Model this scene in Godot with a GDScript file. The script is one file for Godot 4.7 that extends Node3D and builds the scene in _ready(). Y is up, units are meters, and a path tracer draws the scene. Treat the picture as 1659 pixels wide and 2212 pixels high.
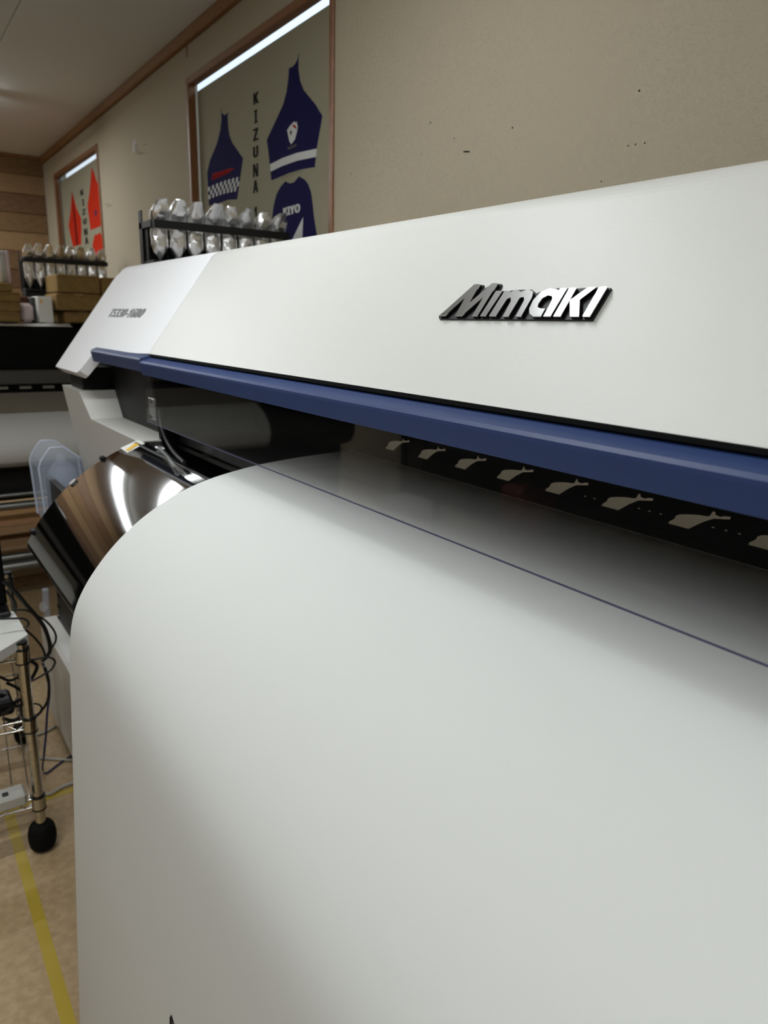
extends Node3D

# ------------------------------------------------------------------ camera geometry (photo pixels -> directions)
const EYE := Vector3(0.0, 1.45, 0.0)
const FPX := 1560.0
var view_basis := Basis.from_euler(Vector3(deg_to_rad(-14.63), deg_to_rad(54.97), deg_to_rad(1.433)))
const CEIL := 2.60
const WALL_Z := -1.242
const FAR_X := -6.40
const SLOPE := 1.38
var rng := RandomNumberGenerator.new()
var used := {}
var M := {}

func ray(u: float, v: float) -> Vector3:
	return view_basis * Vector3((u - 829.5) / FPX, -(v - 1106.0) / FPX, -1.0)

func onx(u: float, v: float, x: float) -> Vector3:
	var d := ray(u, v)
	return EYE + d * ((x - EYE.x) / d.x)

func ony(u: float, v: float, y: float) -> Vector3:
	var d := ray(u, v)
	return EYE + d * ((y - EYE.y) / d.y)

func onz(u: float, v: float, z: float) -> Vector3:
	var d := ray(u, v)
	return EYE + d * ((z - EYE.z) / d.z)

# the sloping front of the printer's cover: (y - eye) + 1.38 z = const
func onslope(u: float, v: float, lift := 0.0) -> Vector3:
	var d := ray(u, v)
	var c := -0.8078 + lift * sqrt(1.0 + SLOPE * SLOPE)
	return EYE + d * (c / (d.y + SLOPE * d.z))

# ------------------------------------------------------------------ node helpers
func numbered(called: String) -> String:
	if not used.has(called):
		used[called] = 0
		return called
	used[called] += 1
	return "%s_%03d" % [called, used[called]]

func thing(called: String, label: String, category: String, at := Vector3.ZERO, group := "") -> Node3D:
	var o := Node3D.new()
	o.name = numbered(called)
	add_child(o)
	o.position = at
	o.set_meta("label", label)
	o.set_meta("category", category)
	if group:
		o.set_meta("group", group)
	return o

func tag(o: Node, label: String, category: String, group := "") -> void:
	o.set_meta("label", label)
	o.set_meta("category", category)
	if group:
		o.set_meta("group", group)

func place(mesh: Mesh, called: String, m: Material, parent: Node = null) -> MeshInstance3D:
	var o := MeshInstance3D.new()
	o.mesh = mesh
	o.material_override = m
	if parent == null or parent == self:
		o.name = numbered(called)
		add_child(o)
	else:
		o.name = called
		parent.add_child(o, true)
		if parent is Node3D:
			o.position = -world_of(parent)
	return o

# sum of the parents' offsets: all meshes are written in world coordinates, things sit at their own base
func world_of(n: Node) -> Vector3:
	var p := Vector3.ZERO
	var k := n
	while k != self and k is Node3D:
		p += (k as Node3D).position
		k = k.get_parent()
	return p

func structure(o: Node3D) -> Node3D:
	o.set_meta("kind", "structure")
	return o

func st_new() -> SurfaceTool:
	var st := SurfaceTool.new()
	st.begin(Mesh.PRIMITIVE_TRIANGLES)
	st.set_smooth_group(-1)
	return st

func fin(st: SurfaceTool) -> ArrayMesh:
	st.generate_normals()
	return st.commit()

func tri(st: SurfaceTool, a: Vector3, b: Vector3, c: Vector3) -> void:
	st.add_vertex(a)
	st.add_vertex(b)
	st.add_vertex(c)

func quad(st: SurfaceTool, a: Vector3, b: Vector3, c: Vector3, d: Vector3) -> void:
	tri(st, a, b, c)
	tri(st, a, c, d)

# box with chamfered edges between two corners
func box_into(st: SurfaceTool, a: Vector3, b: Vector3, bev := 0.0, xf := Transform3D()) -> void:
	var lo := Vector3(minf(a.x, b.x), minf(a.y, b.y), minf(a.z, b.z))
	var hi := Vector3(maxf(a.x, b.x), maxf(a.y, b.y), maxf(a.z, b.z))
	var e := hi - lo
	bev = minf(bev, 0.45 * minf(e.x, minf(e.y, e.z)))
	var pts := PackedVector3Array()
	var c := (lo + hi) * 0.5
	var h := e * 0.5
	if bev <= 0.0:
		for s in [[0, 1, 2], [1, 2, 0], [2, 0, 1]]:
			for sg in [-1.0, 1.0]:
				var n := Vector3.ZERO
				n[s[0]] = sg * h[s[0]]
				var p := Vector3.ZERO
				p[s[1]] = h[s[1]]
				var q := Vector3.ZERO
				q[s[2]] = h[s[2]] * sg
				quad(st, xf * (c + n - p - q), xf * (c + n - p + q), xf * (c + n + p + q), xf * (c + n + p - q))
		return
	for s in [[0, 1, 2], [1, 2, 0], [2, 0, 1]]:
		for sg in [-1.0, 1.0]:
			var n2 := Vector3.ZERO
			n2[s[0]] = sg * h[s[0]]
			var p2 := Vector3.ZERO
			p2[s[1]] = h[s[1]] - bev
			var q2 := Vector3.ZERO
			q2[s[2]] = (h[s[2]] - bev) * sg
			quad(st, xf * (c + n2 - p2 - q2), xf * (c + n2 - p2 + q2), xf * (c + n2 + p2 + q2), xf * (c + n2 + p2 - q2))
	for s in [[0, 1, 2], [1, 2, 0], [2, 0, 1]]:
		# edge chamfers running along axis s[0]
		for s1 in [-1.0, 1.0]:
			for s2 in [-1.0, 1.0]:
				var al := Vector3.ZERO
				al[s[0]] = h[s[0]] - bev
				var f1 := Vector3.ZERO
				f1[s[1]] = s1 * h[s[1]]
				f1[s[2]] = s2 * (h[s[2]] - bev)
				var f2 := Vector3.ZERO
				f2[s[1]] = s1 * (h[s[1]] - bev)
				f2[s[2]] = s2 * h[s[2]]
				if s1 * s2 > 0:
					quad(st, xf * (c + f1 - al), xf * (c + f1 + al), xf * (c + f2 + al), xf * (c + f2 - al))
				else:
					quad(st, xf * (c + f1 + al), xf * (c + f1 - al), xf * (c + f2 - al), xf * (c + f2 + al))
	for sx in [-1.0, 1.0]:
		for sy in [-1.0, 1.0]:
			for sz in [-1.0, 1.0]:
				var A := c + Vector3(sx * h.x, sy * (h.y - bev), sz * (h.z - bev))
				var B := c + Vector3(sx * (h.x - bev), sy * h.y, sz * (h.z - bev))
				var C := c + Vector3(sx * (h.x - bev), sy * (h.y - bev), sz * h.z)
				if sx * sy * sz > 0:
					tri(st, xf * A, xf * C, xf * B)
				else:
					tri(st, xf * A, xf * B, xf * C)

func box(a: Vector3, b: Vector3, bev := 0.0) -> ArrayMesh:
	var st := st_new()
	box_into(st, a, b, bev)
	return fin(st)

# profile of (y, z) points (y relative to the eye) swept along x; closed or open
func sweep_x(prof: Array, x0: float, x1: float, closed := true, smooth := false, caps := true) -> ArrayMesh:
	var st := st_new()
	var n := prof.size()
	var cnt := n if closed else n - 1
	if smooth:
		st.set_smooth_group(0)
	for i in cnt:
		var p: Vector2 = prof[i]
		var q: Vector2 = prof[(i + 1) % n]
		quad(st, Vector3(x0, p.x + EYE.y, p.y), Vector3(x0, q.x + EYE.y, q.y), Vector3(x1, q.x + EYE.y, q.y), Vector3(x1, p.x + EYE.y, p.y))
	if closed and caps:
		st.set_smooth_group(-1)
		var poly := PackedVector2Array()
		for p in prof:
			poly.append(p)
		var t := Geometry2D.triangulate_polygon(poly)
		for k in range(0, t.size(), 3):
			var a := poly[t[k]]
			var b := poly[t[k + 1]]
			var c := poly[t[k + 2]]
			tri(st, Vector3(x0, a.x + EYE.y, a.y), Vector3(x0, b.x + EYE.y, b.y), Vector3(x0, c.x + EYE.y, c.y))
			tri(st, Vector3(x1, a.x + EYE.y, a.y), Vector3(x1, c.x + EYE.y, c.y), Vector3(x1, b.x + EYE.y, b.y))
	return fin(st)

# flat world polygon given a thickness vector
func slab_into(st: SurfaceTool, pts: Array, thick: Vector3) -> void:
	var n: Vector3 = thick.normalized()
	var o: Vector3 = pts[0]
	var ux: Vector3 = (pts[1] - pts[0]).normalized()
	var uy: Vector3 = n.cross(ux).normalized()
	var poly := PackedVector2Array()
	for p in pts:
		poly.append(Vector2((p - o).dot(ux), (p - o).dot(uy)))
	var t := Geometry2D.triangulate_polygon(poly)
	if t.is_empty():
		print("untriangulated polygon of ", pts.size(), " points near ", o)
	for k in range(0, t.size(), 3):
		tri(st, pts[t[k]], pts[t[k + 1]], pts[t[k + 2]])
		tri(st, pts[t[k]] + thick, pts[t[k + 2]] + thick, pts[t[k + 1]] + thick)
	for i in pts.size():
		var a: Vector3 = pts[i]
		var b: Vector3 = pts[(i + 1) % pts.size()]
		quad(st, a, a + thick, b + thick, b)

func slab(pts: Array, thick: Vector3) -> ArrayMesh:
	var st := st_new()
	slab_into(st, pts, thick)
	return fin(st)

# round tube through points
func tube_into(st: SurfaceTool, pts: Array, r: float, seg := 8, curved := true) -> void:
	var path: Array = pts
	if curved and pts.size() > 2:
		path = []
		for i in pts.size() - 1:
			var p0: Vector3 = pts[maxi(i - 1, 0)]
			var p1: Vector3 = pts[i]
			var p2: Vector3 = pts[i + 1]
			var p3: Vector3 = pts[mini(i + 2, pts.size() - 1)]
			for k in 6:
				path.append(p1.cubic_interpolate(p2, p0, p3, k / 6.0))
		path.append(pts[-1])
	st.set_smooth_group(0)
	var rings := []
	var side := Vector3.ZERO
	for i in path.size():
		var d: Vector3 = (path[mini(i + 1, path.size() - 1)] - path[maxi(i - 1, 0)]).normalized()
		if side == Vector3.ZERO:
			side = d.cross(Vector3.UP if absf(d.y) < 0.9 else Vector3.RIGHT).normalized()
		side = (side - d * side.dot(d)).normalized()
		var up := d.cross(side)
		var ring := []
		for k in seg:
			var a := TAU * k / seg
			ring.append(path[i] + (side * cos(a) + up * sin(a)) * r)
		rings.append(ring)
	for i in rings.size() - 1:
		for k in seg:
			quad(st, rings[i][k], rings[i][(k + 1) % seg], rings[i + 1][(k + 1) % seg], rings[i + 1][k])
	st.set_smooth_group(-1)
	for k in range(1, seg - 1):
		tri(st, rings[0][0], rings[0][k + 1], rings[0][k])
		tri(st, rings[-1][0], rings[-1][k], rings[-1][k + 1])

func tube(pts: Array, r: float, seg := 8, curved := true) -> ArrayMesh:
	var st := st_new()
	tube_into(st, pts, r, seg, curved)
	return fin(st)

# lathe of (radius, height) points round a vertical axis
func lathe(prof: Array, at: Vector3, seg := 20) -> ArrayMesh:
	var st := st_new()
	st.set_smooth_group(0)
	for i in prof.size() - 1:
		for k in seg:
			var a := TAU * k / seg
			var b := TAU * (k + 1) / seg
			var p: Vector2 = prof[i]
			var q: Vector2 = prof[i + 1]
			quad(st, at + Vector3(p.x * cos(a), p.y, p.x * sin(a)), at + Vector3(p.x * cos(b), p.y, p.x * sin(b)), at + Vector3(q.x * cos(b), q.y, q.x * sin(b)), at + Vector3(q.x * cos(a), q.y, q.x * sin(a)))
	return fin(st)

# ------------------------------------------------------------------ materials
func mat(c: Color, rough := 0.6, metal := 0.0, spec := 0.5) -> StandardMaterial3D:
	var m := StandardMaterial3D.new()
	m.albedo_color = c
	m.roughness = rough
	m.metallic = metal
	m.metallic_specular = spec
	m.cull_mode = BaseMaterial3D.CULL_DISABLED
	return m

func noise_tex(freq: float, seed_value: int, a: Color, b: Color, size := 512, octaves := 4, kind := FastNoiseLite.TYPE_SIMPLEX_SMOOTH) -> NoiseTexture2D:
	var n := FastNoiseLite.new()
	n.seed = seed_value
	n.noise_type = kind
	n.frequency = freq
	n.fractal_octaves = octaves
	var t := NoiseTexture2D.new()
	t.width = size
	t.height = size
	t.seamless = true
	t.noise = n
	var g := Gradient.new()
	g.set_color(0, a)
	g.set_color(1, b)
	t.color_ramp = g
	return t

func grain(m: StandardMaterial3D, t: Texture2D, scale: Vector3, as_height := 0.0) -> StandardMaterial3D:
	m.uv1_triplanar = true
	m.uv1_world_triplanar = true
	m.uv1_scale = scale
	if as_height != 0.0:
		m.heightmap_enabled = true
		m.heightmap_texture = t
		m.heightmap_scale = as_height
	else:
		m.albedo_texture = t
	return m

# short crossing fibres, as pressed into the wall paper
func fibre_image(count: int, size: int) -> ImageTexture:
	var im := Image.create(size, size, false, Image.FORMAT_L8)
	im.fill(Color(0.5, 0.5, 0.5))
	var r := RandomNumberGenerator.new()
	r.seed = 71
	for i in count:
		var p := Vector2(r.randf() * size, r.randf() * size)
		var a := r.randf() * TAU
		var bend := r.randf_range(-0.05, 0.05)
		var g := 0.9 if r.randf() < 0.6 else 0.12
		for k in r.randi_range(10, 26):
			p += Vector2(cos(a), sin(a))
			a += bend
			im.set_pixel(posmod(int(p.x), size), posmod(int(p.y), size), Color(g, g, g))
	return ImageTexture.create_from_image(im)

func make_materials() -> void:
	M.wall = mat(Color(0.675, 0.632, 0.55), 0.85, 0.0, 0.3)
	grain(M.wall, fibre_image(15000, 1024), Vector3.ONE * 2.6, 0.09)
	M.ceiling = mat(Color(0.87, 0.865, 0.85), 0.9, 0.0, 0.2)
	M.seam = mat(Color(0.40, 0.37, 0.33), 0.9)
	M.floor = mat(Color(1, 1, 1), 0.5, 0.0, 0.4)
	grain(M.floor, noise_tex(0.022, 9, Color(0.64, 0.545, 0.41), Color(0.745, 0.645, 0.50), 1024, 7), Vector3(1.5, 1.5, 1.5))
	M.tape = mat(Color(0.70, 0.60, 0.20), 0.5)
	M.trim_wood = mat(Color(1, 1, 1), 0.5)
	grain(M.trim_wood, noise_tex(0.03, 4, Color(0.42, 0.28, 0.13), Color(0.58, 0.41, 0.21), 512, 4), Vector3(1.0, 9.0, 9.0))
	M.frame_wood = mat(Color(1, 1, 1), 0.45)
	grain(M.frame_wood, noise_tex(0.03, 6, Color(0.42, 0.27, 0.15), Color(0.55, 0.37, 0.22), 512, 4), Vector3(8.0, 1.2, 8.0))
	M.planks = []
	var tones := [[Color(0.40, 0.29, 0.165), Color(0.54, 0.415, 0.26)], [Color(0.30, 0.195, 0.11), Color(0.43, 0.30, 0.18)], [Color(0.50, 0.385, 0.25), Color(0.61, 0.485, 0.33)], [Color(0.34, 0.235, 0.135), Color(0.51, 0.38, 0.235)]]
	for k in tones.size():
		var m := mat(Color(1, 1, 1), 0.55)
		grain(m, noise_tex(0.02, 20 + k, tones[k][0], tones[k][1], 512, 5), Vector3(9.0, 9.0, 1.2))
		m.uv1_offset = Vector3(0.0, 0.37 * k, 0.21 * k)
		M.planks.append(m)
	M.cover = mat(Color(0.82, 0.82, 0.805), 0.42, 0.0, 0.36)
	grain(M.cover, noise_tex(0.09, 12, Color.BLACK, Color.WHITE, 512, 3), Vector3.ONE * 14.0, 0.02)
	M.cap = mat(Color(0.92, 0.92, 0.93), 0.6, 0.0, 0.28)
	M.white_plastic = mat(Color(0.83, 0.82, 0.80), 0.5)
	M.blue = mat(Color(0.145, 0.22, 0.40), 0.5, 0.0, 0.5)
	M.blue_cap = mat(Color(0.195, 0.25, 0.40), 0.5, 0.0, 0.5)
	M.black = mat(Color(0.035, 0.035, 0.037), 0.5, 0.0, 0.4)
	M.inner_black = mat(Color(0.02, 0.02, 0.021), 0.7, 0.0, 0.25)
	M.dark_panel = mat(Color(0.10, 0.103, 0.105), 0.55)
	M.grey = mat(Color(0.23, 0.225, 0.21), 0.55)
	M.gloss_black = mat(Color(0.022, 0.021, 0.02), 0.045, 0.0, 0.9)
	M.gloss_black.clearcoat_enabled = true
	M.gloss_black.clearcoat = 1.0
	M.gloss_black.clearcoat_roughness = 0.03
	M.gloss_trim = mat(Color(0.02, 0.02, 0.02), 0.14, 0.0, 0.35)
	M.pane = mat(Color(1, 1, 1, 0.002), 0.02, 0.0, 0.37)
	M.pane.transparency = BaseMaterial3D.TRANSPARENCY_ALPHA
	M.glass = mat(Color(0.95, 1, 1, 0.04), 0.02, 0.0, 0.5)
	M.glass.transparency = BaseMaterial3D.TRANSPARENCY_ALPHA
	M.paper = mat(Color(0.82, 0.825, 0.815), 0.75, 0.0, 0.35)
	grain(M.paper, noise_tex(0.12, 31, Color.BLACK, Color.WHITE, 512, 3), Vector3.ONE * 8.0, 0.004)
	M.paper.backlight_enabled = true
	M.paper.backlight = Color(0.12, 0.12, 0.12)
	M.silver = mat(Color(0.74, 0.74, 0.74), 0.22, 1.0)
	grain(M.silver, noise_tex(0.05, 41, Color(0.84, 0.84, 0.84), Color(1, 1, 1), 512, 3), Vector3(4.0, 200.0, 200.0))
	M.foil = mat(Color(0.90, 0.90, 0.90), 0.33, 1.0)
	M.chrome = mat(Color(0.74, 0.73, 0.70), 0.07, 1.0)
	M.steel = mat(Color(0.55, 0.55, 0.54), 0.35, 0.9)
	M.lettering = mat(Color(0.15, 0.155, 0.165), 0.5)
	M.banner = mat(Color(0.58, 0.56, 0.48), 0.8, 0.0, 0.2)
	M.navy = mat(Color(0.09, 0.075, 0.255), 0.8, 0.0, 0.2)
	M.print_white = mat(Color(0.80, 0.80, 0.79), 0.8, 0.0, 0.2)
	M.print_red = mat(Color(0.62, 0.10, 0.09), 0.8, 0.0, 0.2)
	M.print_orange = mat(Color(0.72, 0.17, 0.08), 0.8, 0.0, 0.2)
	M.print_dark_red = mat(Color(0.42, 0.07, 0.045), 0.8, 0.0, 0.2)
	M.print_black = mat(Color(0.09, 0.085, 0.07), 0.8, 0.0, 0.2)
	M.print_grey = mat(Color(0.46, 0.44, 0.36), 0.8, 0.0, 0.2)
	M.print_violet = mat(Color(0.33, 0.17, 0.30), 0.8, 0.0, 0.2)
	M.card = mat(Color(1, 1, 1), 0.8, 0.0, 0.2)
	grain(M.card, noise_tex(0.03, 51, Color(0.49, 0.395, 0.24), Color(0.55, 0.445, 0.275), 256, 4), Vector3.ONE * 3.0)
	M.parcel_tape = mat(Color(0.66, 0.55, 0.37), 0.35)
	M.tank = mat(Color(0.80, 0.84, 0.92, 0.26), 0.35, 0.0, 0.5)
	M.tank.transparency = BaseMaterial3D.TRANSPARENCY_ALPHA
	M.tank_rim = mat(Color(0.85, 0.88, 0.95, 0.5), 0.3)
	M.tank_rim.transparency = BaseMaterial3D.TRANSPARENCY_ALPHA
	M.cut_edge = mat(Color(0.30, 0.30, 0.40), 0.3)
	M.guide_grey = mat(Color(0.47, 0.44, 0.39), 0.6)
	M.clear_plastic = mat(Color(0.9, 0.92, 0.95, 0.12), 0.2, 0.0, 0.5)
	M.clear_plastic.transparency = BaseMaterial3D.TRANSPARENCY_ALPHA
	M.sticker_white = mat(Color(0.88, 0.88, 0.86), 0.5)
	M.sticker_yellow = mat(Color(0.88, 0.70, 0.06), 0.5)
	M.rubber = mat(Color(0.03, 0.03, 0.03), 0.8, 0.0, 0.3)
	M.cable_black = mat(Color(0.035, 0.035, 0.038), 0.5)
	M.cable_blue = mat(Color(0.15, 0.16, 0.36), 0.5)
	M.cable_white = mat(Color(0.70, 0.69, 0.66), 0.5)
	M.curtain = mat(Color(0.74, 0.70, 0.62), 0.9, 0.0, 0.2)
	M.dark_cloth = mat(Color(0.14, 0.13, 0.11), 0.9, 0.0, 0.2)
	M.red_plastic = mat(Color(0.66, 0.13, 0.06), 0.5)
	M.pink_plastic = mat(Color(0.80, 0.73, 0.72), 0.5)
	M.brown_card = mat(Color(0.36, 0.21, 0.14), 0.8)
	M.lamp_body = mat(Color(0.88, 0.88, 0.87), 0.5)
	M.tube_glow = mat(Color(0.95, 0.97, 1.0), 0.4)
	M.tube_glow.emission_enabled = true
	M.tube_glow.emission = Color(0.965, 0.985, 0.99)
	M.tube_glow.emission_energy_multiplier = 14.0

# ------------------------------------------------------------------ the scene
func _ready() -> void:
	rng.seed = 12345
	set_camera_and_light()
	make_materials()
	build_room()
	build_windows()
	build_lamps()
	build_printer()
	build_paper()
	build_ink_rack()
	build_far_printer()
	build_far_stock()
	build_cart()
	build_floor_cables()
	build_room_behind()

func set_camera_and_light() -> void:
	var cam := Camera3D.new()
	cam.name = "camera"
	cam.transform = Transform3D(view_basis, EYE)
	cam.near = 0.02
	cam.far = 100.0
	cam.keep_aspect = Camera3D.KEEP_HEIGHT
	add_child(cam)
	var at := CameraAttributesPhysical.new()
	at.frustum_focal_length = 16.93
	at.frustum_focus_distance = 0.95
	at.exposure_aperture = 4.6
	at.frustum_near = 0.02
	at.frustum_far = 100.0
	cam.attributes = at
	cam.fov = 70.67
	cam.current = true
	print("fov ", cam.fov)
	var env := Environment.new()
	env.background_mode = Environment.BG_SKY
	var sky := Sky.new()
	var sm := ProceduralSkyMaterial.new()
	sm.sky_top_color = Color(0.80, 0.88, 0.96)
	sm.sky_horizon_color = Color(0.90, 0.94, 0.97)
	sm.ground_bottom_color = Color(0.45, 0.44, 0.42)
	sm.ground_horizon_color = Color(0.80, 0.82, 0.83)
	sm.sky_energy_multiplier = 1.4
	sky.sky_material = sm
	env.sky = sky
	env.tonemap_mode = Environment.TONE_MAPPER_LINEAR
	env.tonemap_exposure = 0.875
	env.sdfgi_enabled = true
	env.ssao_enabled = true
	env.ssil_enabled = true
	var we := WorldEnvironment.new()
	we.name = "world_environment"
	we.environment = env
	add_child(we)

# ceiling fittings: [x, z of the near-wall end, length]
const LAMPS := [[-5.9, -0.30, 1.2], [-4.75, -0.66, 1.25], [-1.33, -0.62, 1.25], [1.2, -0.42, 1.25], [-4.75, 1.35, 1.25], [-0.15, 0.72, 1.25]]  # the last three are unseen fill lights, added to even out the brightness
const LAMP_Y := 2.525
const LAMP_ENERGY := 2.0

func build_lamps() -> void:
	var names := ["long white ceiling tube light beside the wooden wall", "long white ceiling tube light above the black printer", "long white ceiling tube light above the white printer", "added fill tube light, out of view, above the right end of the white printer", "added fill tube light, out of view, before the curtains", "added fill tube light, out of view, above the work table"]
	for i in LAMPS.size():
		var l: Array = LAMPS[i]
		var x: float = l[0]
		var z0: float = l[1]
		var z1: float = z0 + l[2]
		var t := thing("ceiling_light", names[i], "lamp", Vector3(x, CEIL, (z0 + z1) * 0.5), "tube lights on the ceiling")
		var st := st_new()
		slab_into(st, [Vector3(x - 0.09, CEIL, z0 - 0.03), Vector3(x + 0.09, CEIL, z0 - 0.03), Vector3(x + 0.035, LAMP_Y + 0.03, z0 - 0.03), Vector3(x - 0.035, LAMP_Y + 0.03, z0 - 0.03)], Vector3(0, 0, z1 - z0 + 0.06))
		place(fin(st), "housing", M.lamp_body, t)
		for e in [z0 - 0.02, z1 + 0.02]:
			place(box(Vector3(x - 0.02, LAMP_Y - 0.018, e - 0.012), Vector3(x + 0.02, LAMP_Y + 0.04, e + 0.012), 0.004), "socket", M.lamp_body, t)
		place(tube([Vector3(x, LAMP_Y, z0), Vector3(x, LAMP_Y, z1)], 0.016, 12, false), "tube", M.tube_glow, t)
		var al := AreaLight3D.new()
		al.name = "tube_area_light"
		al.area_size = Vector2(0.04, l[2])
		al.light_energy = LAMP_ENERGY
		al.light_color = Color(0.965, 0.985, 0.99)
		al.shadow_enabled = true
		al.area_range = 14.0
		al.area_attenuation = 2.0
		t.add_child(al)
		al.position = Vector3(x, LAMP_Y - 0.02, (z0 + z1) * 0.5) - t.position
		al.rotation = Vector3(-PI / 2, 0, 0)

# ------------------------------------------------------------------ room shell
func build_room() -> void:
	var x0 := FAR_X
	var x1 := 3.0
	var z0 := WALL_Z
	var z1 := 3.0
	structure(place(box(Vector3(x0 - 0.12, -0.1, z0 - 0.2), Vector3(x1 + 0.12, 0.0, z1 + 0.12)), "floor", M.floor))
	# ceiling: a backing slab that shows in the joints, and boards hung under it
	var ce := structure(place(box(Vector3(x0 - 0.12, CEIL + 0.012, z0 - 0.2), Vector3(x1 + 0.12, CEIL + 0.15, z1 + 0.12)), "ceiling", M.seam))
	var zs := [z0 - 0.02, -0.628, 0.282, 1.192, 2.102, z1 + 0.02]
	var xs := []
	var x := -4.76 - 1.82
	while x < x1 + 0.1:
		xs.append(x)
		x += 1.82
	xs.append(x)
	for i in zs.size() - 1:
		for j in xs.size() - 1:
			place(box(Vector3(maxf(xs[j] + 0.0015, x0 - 0.02), CEIL, zs[i] + 0.0015), Vector3(minf(xs[j + 1] - 0.0015, x1 + 0.02), CEIL + 0.012, zs[i + 1] - 0.0015)), "ceiling_panel", M.ceiling, ce)
	# back wall with two openings
	var st := st_new()
	var holes := [[-4.795, -6.035], [-2.085, -3.305]]
	var top := EYE.y + 0.982
	var bot := EYE.y - 0.05
	var th := Vector3(0, 0, -0.13)
	# lining board with the visible openings, then the outer wall with wider rebates behind it
	for layer in [[z0, z0 - 0.028, 0.0], [z0 - 0.028, z0 - 0.13, 0.22]]:
		var za: float = layer[0]
		var zb: float = layer[1]
		var g: float = layer[2]
		var tg: float = top + (0.10 if g > 0.0 else 0.0)
		box_into(st, Vector3(x0, 0, za), Vector3(x1, bot, zb))
		box_into(st, Vector3(x0, tg, za), Vector3(x1, CEIL, zb))
		box_into(st, Vector3(x0, bot, za), Vector3(holes[0][1] - g, tg, zb))
		box_into(st, Vector3(holes[0][0] + g, bot, za), Vector3(holes[1][1] - g, tg, zb))
		box_into(st, Vector3(holes[1][0] + g, bot, za), Vector3(x1, tg, zb))
	var wb := structure(place(fin(st), "wall_back", M.wall))
	for p in [[1381, 196, 3.0], [930, 265, 3.0], [1107, 276, 3.0], [1357, 315, 2.2], [1373, 312, 2.2], [1393, 309, 2.2], [758, 376, 2.4], [981, 299, 2.0], [1299, 392, 2.0], [910, 333, 1.6]]:
		var c := onz(p[0], p[1], z0)
		var ring := []
		for k in 7:
			ring.append(c + Vector3(cos(TAU * k / 7), sin(TAU * k / 7) * 1.2, 0) * 0.0006 * p[2] + Vector3(0, 0, 0.0008))
		place(slab(ring, Vector3(0, 0, -0.0018)), "nail_hole", M.print_black, wb)
	place(slab([onz(1001, 326, z0 + 0.0008), onz(1014, 326, z0 + 0.0008), onz(1014, 329, z0 + 0.0008), onz(1001, 329, z0 + 0.0008)], Vector3(0, 0, -0.0018)), "scratch", M.print_black, wb)
	place(slab([onz(401, 92, z0 + 0.0008), onz(405, 92, z0 + 0.0008), onz(405, 124, z0 + 0.0008), onz(402, 124, z0 + 0.0008)], Vector3(0, 0, -0.0018)), "scratch", M.frame_wood, wb)
	for q in [[226, 440, 238, 442], [230, 446, 243, 443], [309, 313, 316, 311]]:
		place(slab([onz(q[0], q[1], z0 + 0.0008), onz(q[2], q[3], z0 + 0.0008), onz(q[2], q[3] + 1.2, z0 + 0.0008), onz(q[0], q[1] + 1.2, z0 + 0.0008)], Vector3(0, 0, -0.0018)), "scuff", M.print_grey, wb)
	# far wall of wooden boards
	var wl := structure(place(box(Vector3(x0 - 0.12, 0, z0 - 0.13), Vector3(x0 - 0.022, CEIL, z1 + 0.12)), "wall_left", M.planks[1]))
	var y := 0.0
	var k := 0
	var order := [0, 3, 1, 2, 0, 1, 3, 2, 1, 1, 3, 0, 1, 3, 2, 0, 3, 2, 0, 3]
	while y < CEIL - 0.001:
		var h := minf(0.137, CEIL - y)
		place(box(Vector3(x0 - 0.022, y + 0.0015, z0), Vector3(x0, y + h - 0.0015, z1), 0.003), "plank", M.planks[order[k % order.size()]], wl)
		y += h
		k += 1
	structure(place(box(Vector3(x1, 0, z0 - 0.13), Vector3(x1 + 0.12, CEIL, z1 + 0.12)), "wall_right", M.wall))
	structure(place(box(Vector3(x0, 0, z1), Vector3(x1, CEIL, z1 + 0.12)), "wall_front", M.wall))
	structure(place(box(Vector3(x0, CEIL - 0.048, z0 + 0.024), Vector3(x1, CEIL, z0 - 0.001), 0.004), "trim_1", M.trim_wood))
	structure(place(box(Vector3(x0 + 0.024, CEIL - 0.02, z0 + 0.024), Vector3(x0, CEIL, z1), 0.003), "trim_2", M.trim_wood))
	structure(place(box(Vector3(x0, 0.0, z0 + 0.012), Vector3(x1, 0.07, z0 - 0.001), 0.003), "baseboard_back", M.trim_wood))
	# small clear hook stuck to the wall
	var hk := thing("wall_hook", "small clear plastic hook stuck on the beige wall between the windows", "hook", onz(292, 320, z0))
	place(box(onz(287, 304, z0), onz(297, 328, z0) + Vector3(0, 0, 0.004), 0.0015), "base_plate", M.clear_plastic, hk)
	place(tube([onz(292, 312, z0 + 0.006), onz(292, 326, z0 + 0.014), onz(293, 330, z0 + 0.022), onz(294, 325, z0 + 0.028)], 0.003, 8), "hook_arm", M.white_plastic, hk)
	# yellow floor tape
	var ta := ony(133, 2212, 0.0)
	var z_tape := -0.166
	tag(place(box(Vector3(-2.16, 0.0, z_tape - 0.014), Vector3(0.6, 0.0008, z_tape + 0.014)), "floor_tape", M.tape), "yellow tape strip on the floor running in front of the white printer", "tape")
	tag(place(box(Vector3(-2.19, 0.0, -1.0), Vector3(-2.162, 0.0008, -0.03)), "floor_tape", M.tape), "yellow tape strip on the floor running under the white printer's leg", "tape")

func frame_member(a: Vector3, b: Vector3, parent: Node3D, called: String) -> void:
	place(box(a, b, 0.003), called, M.frame_wood, parent)

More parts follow.
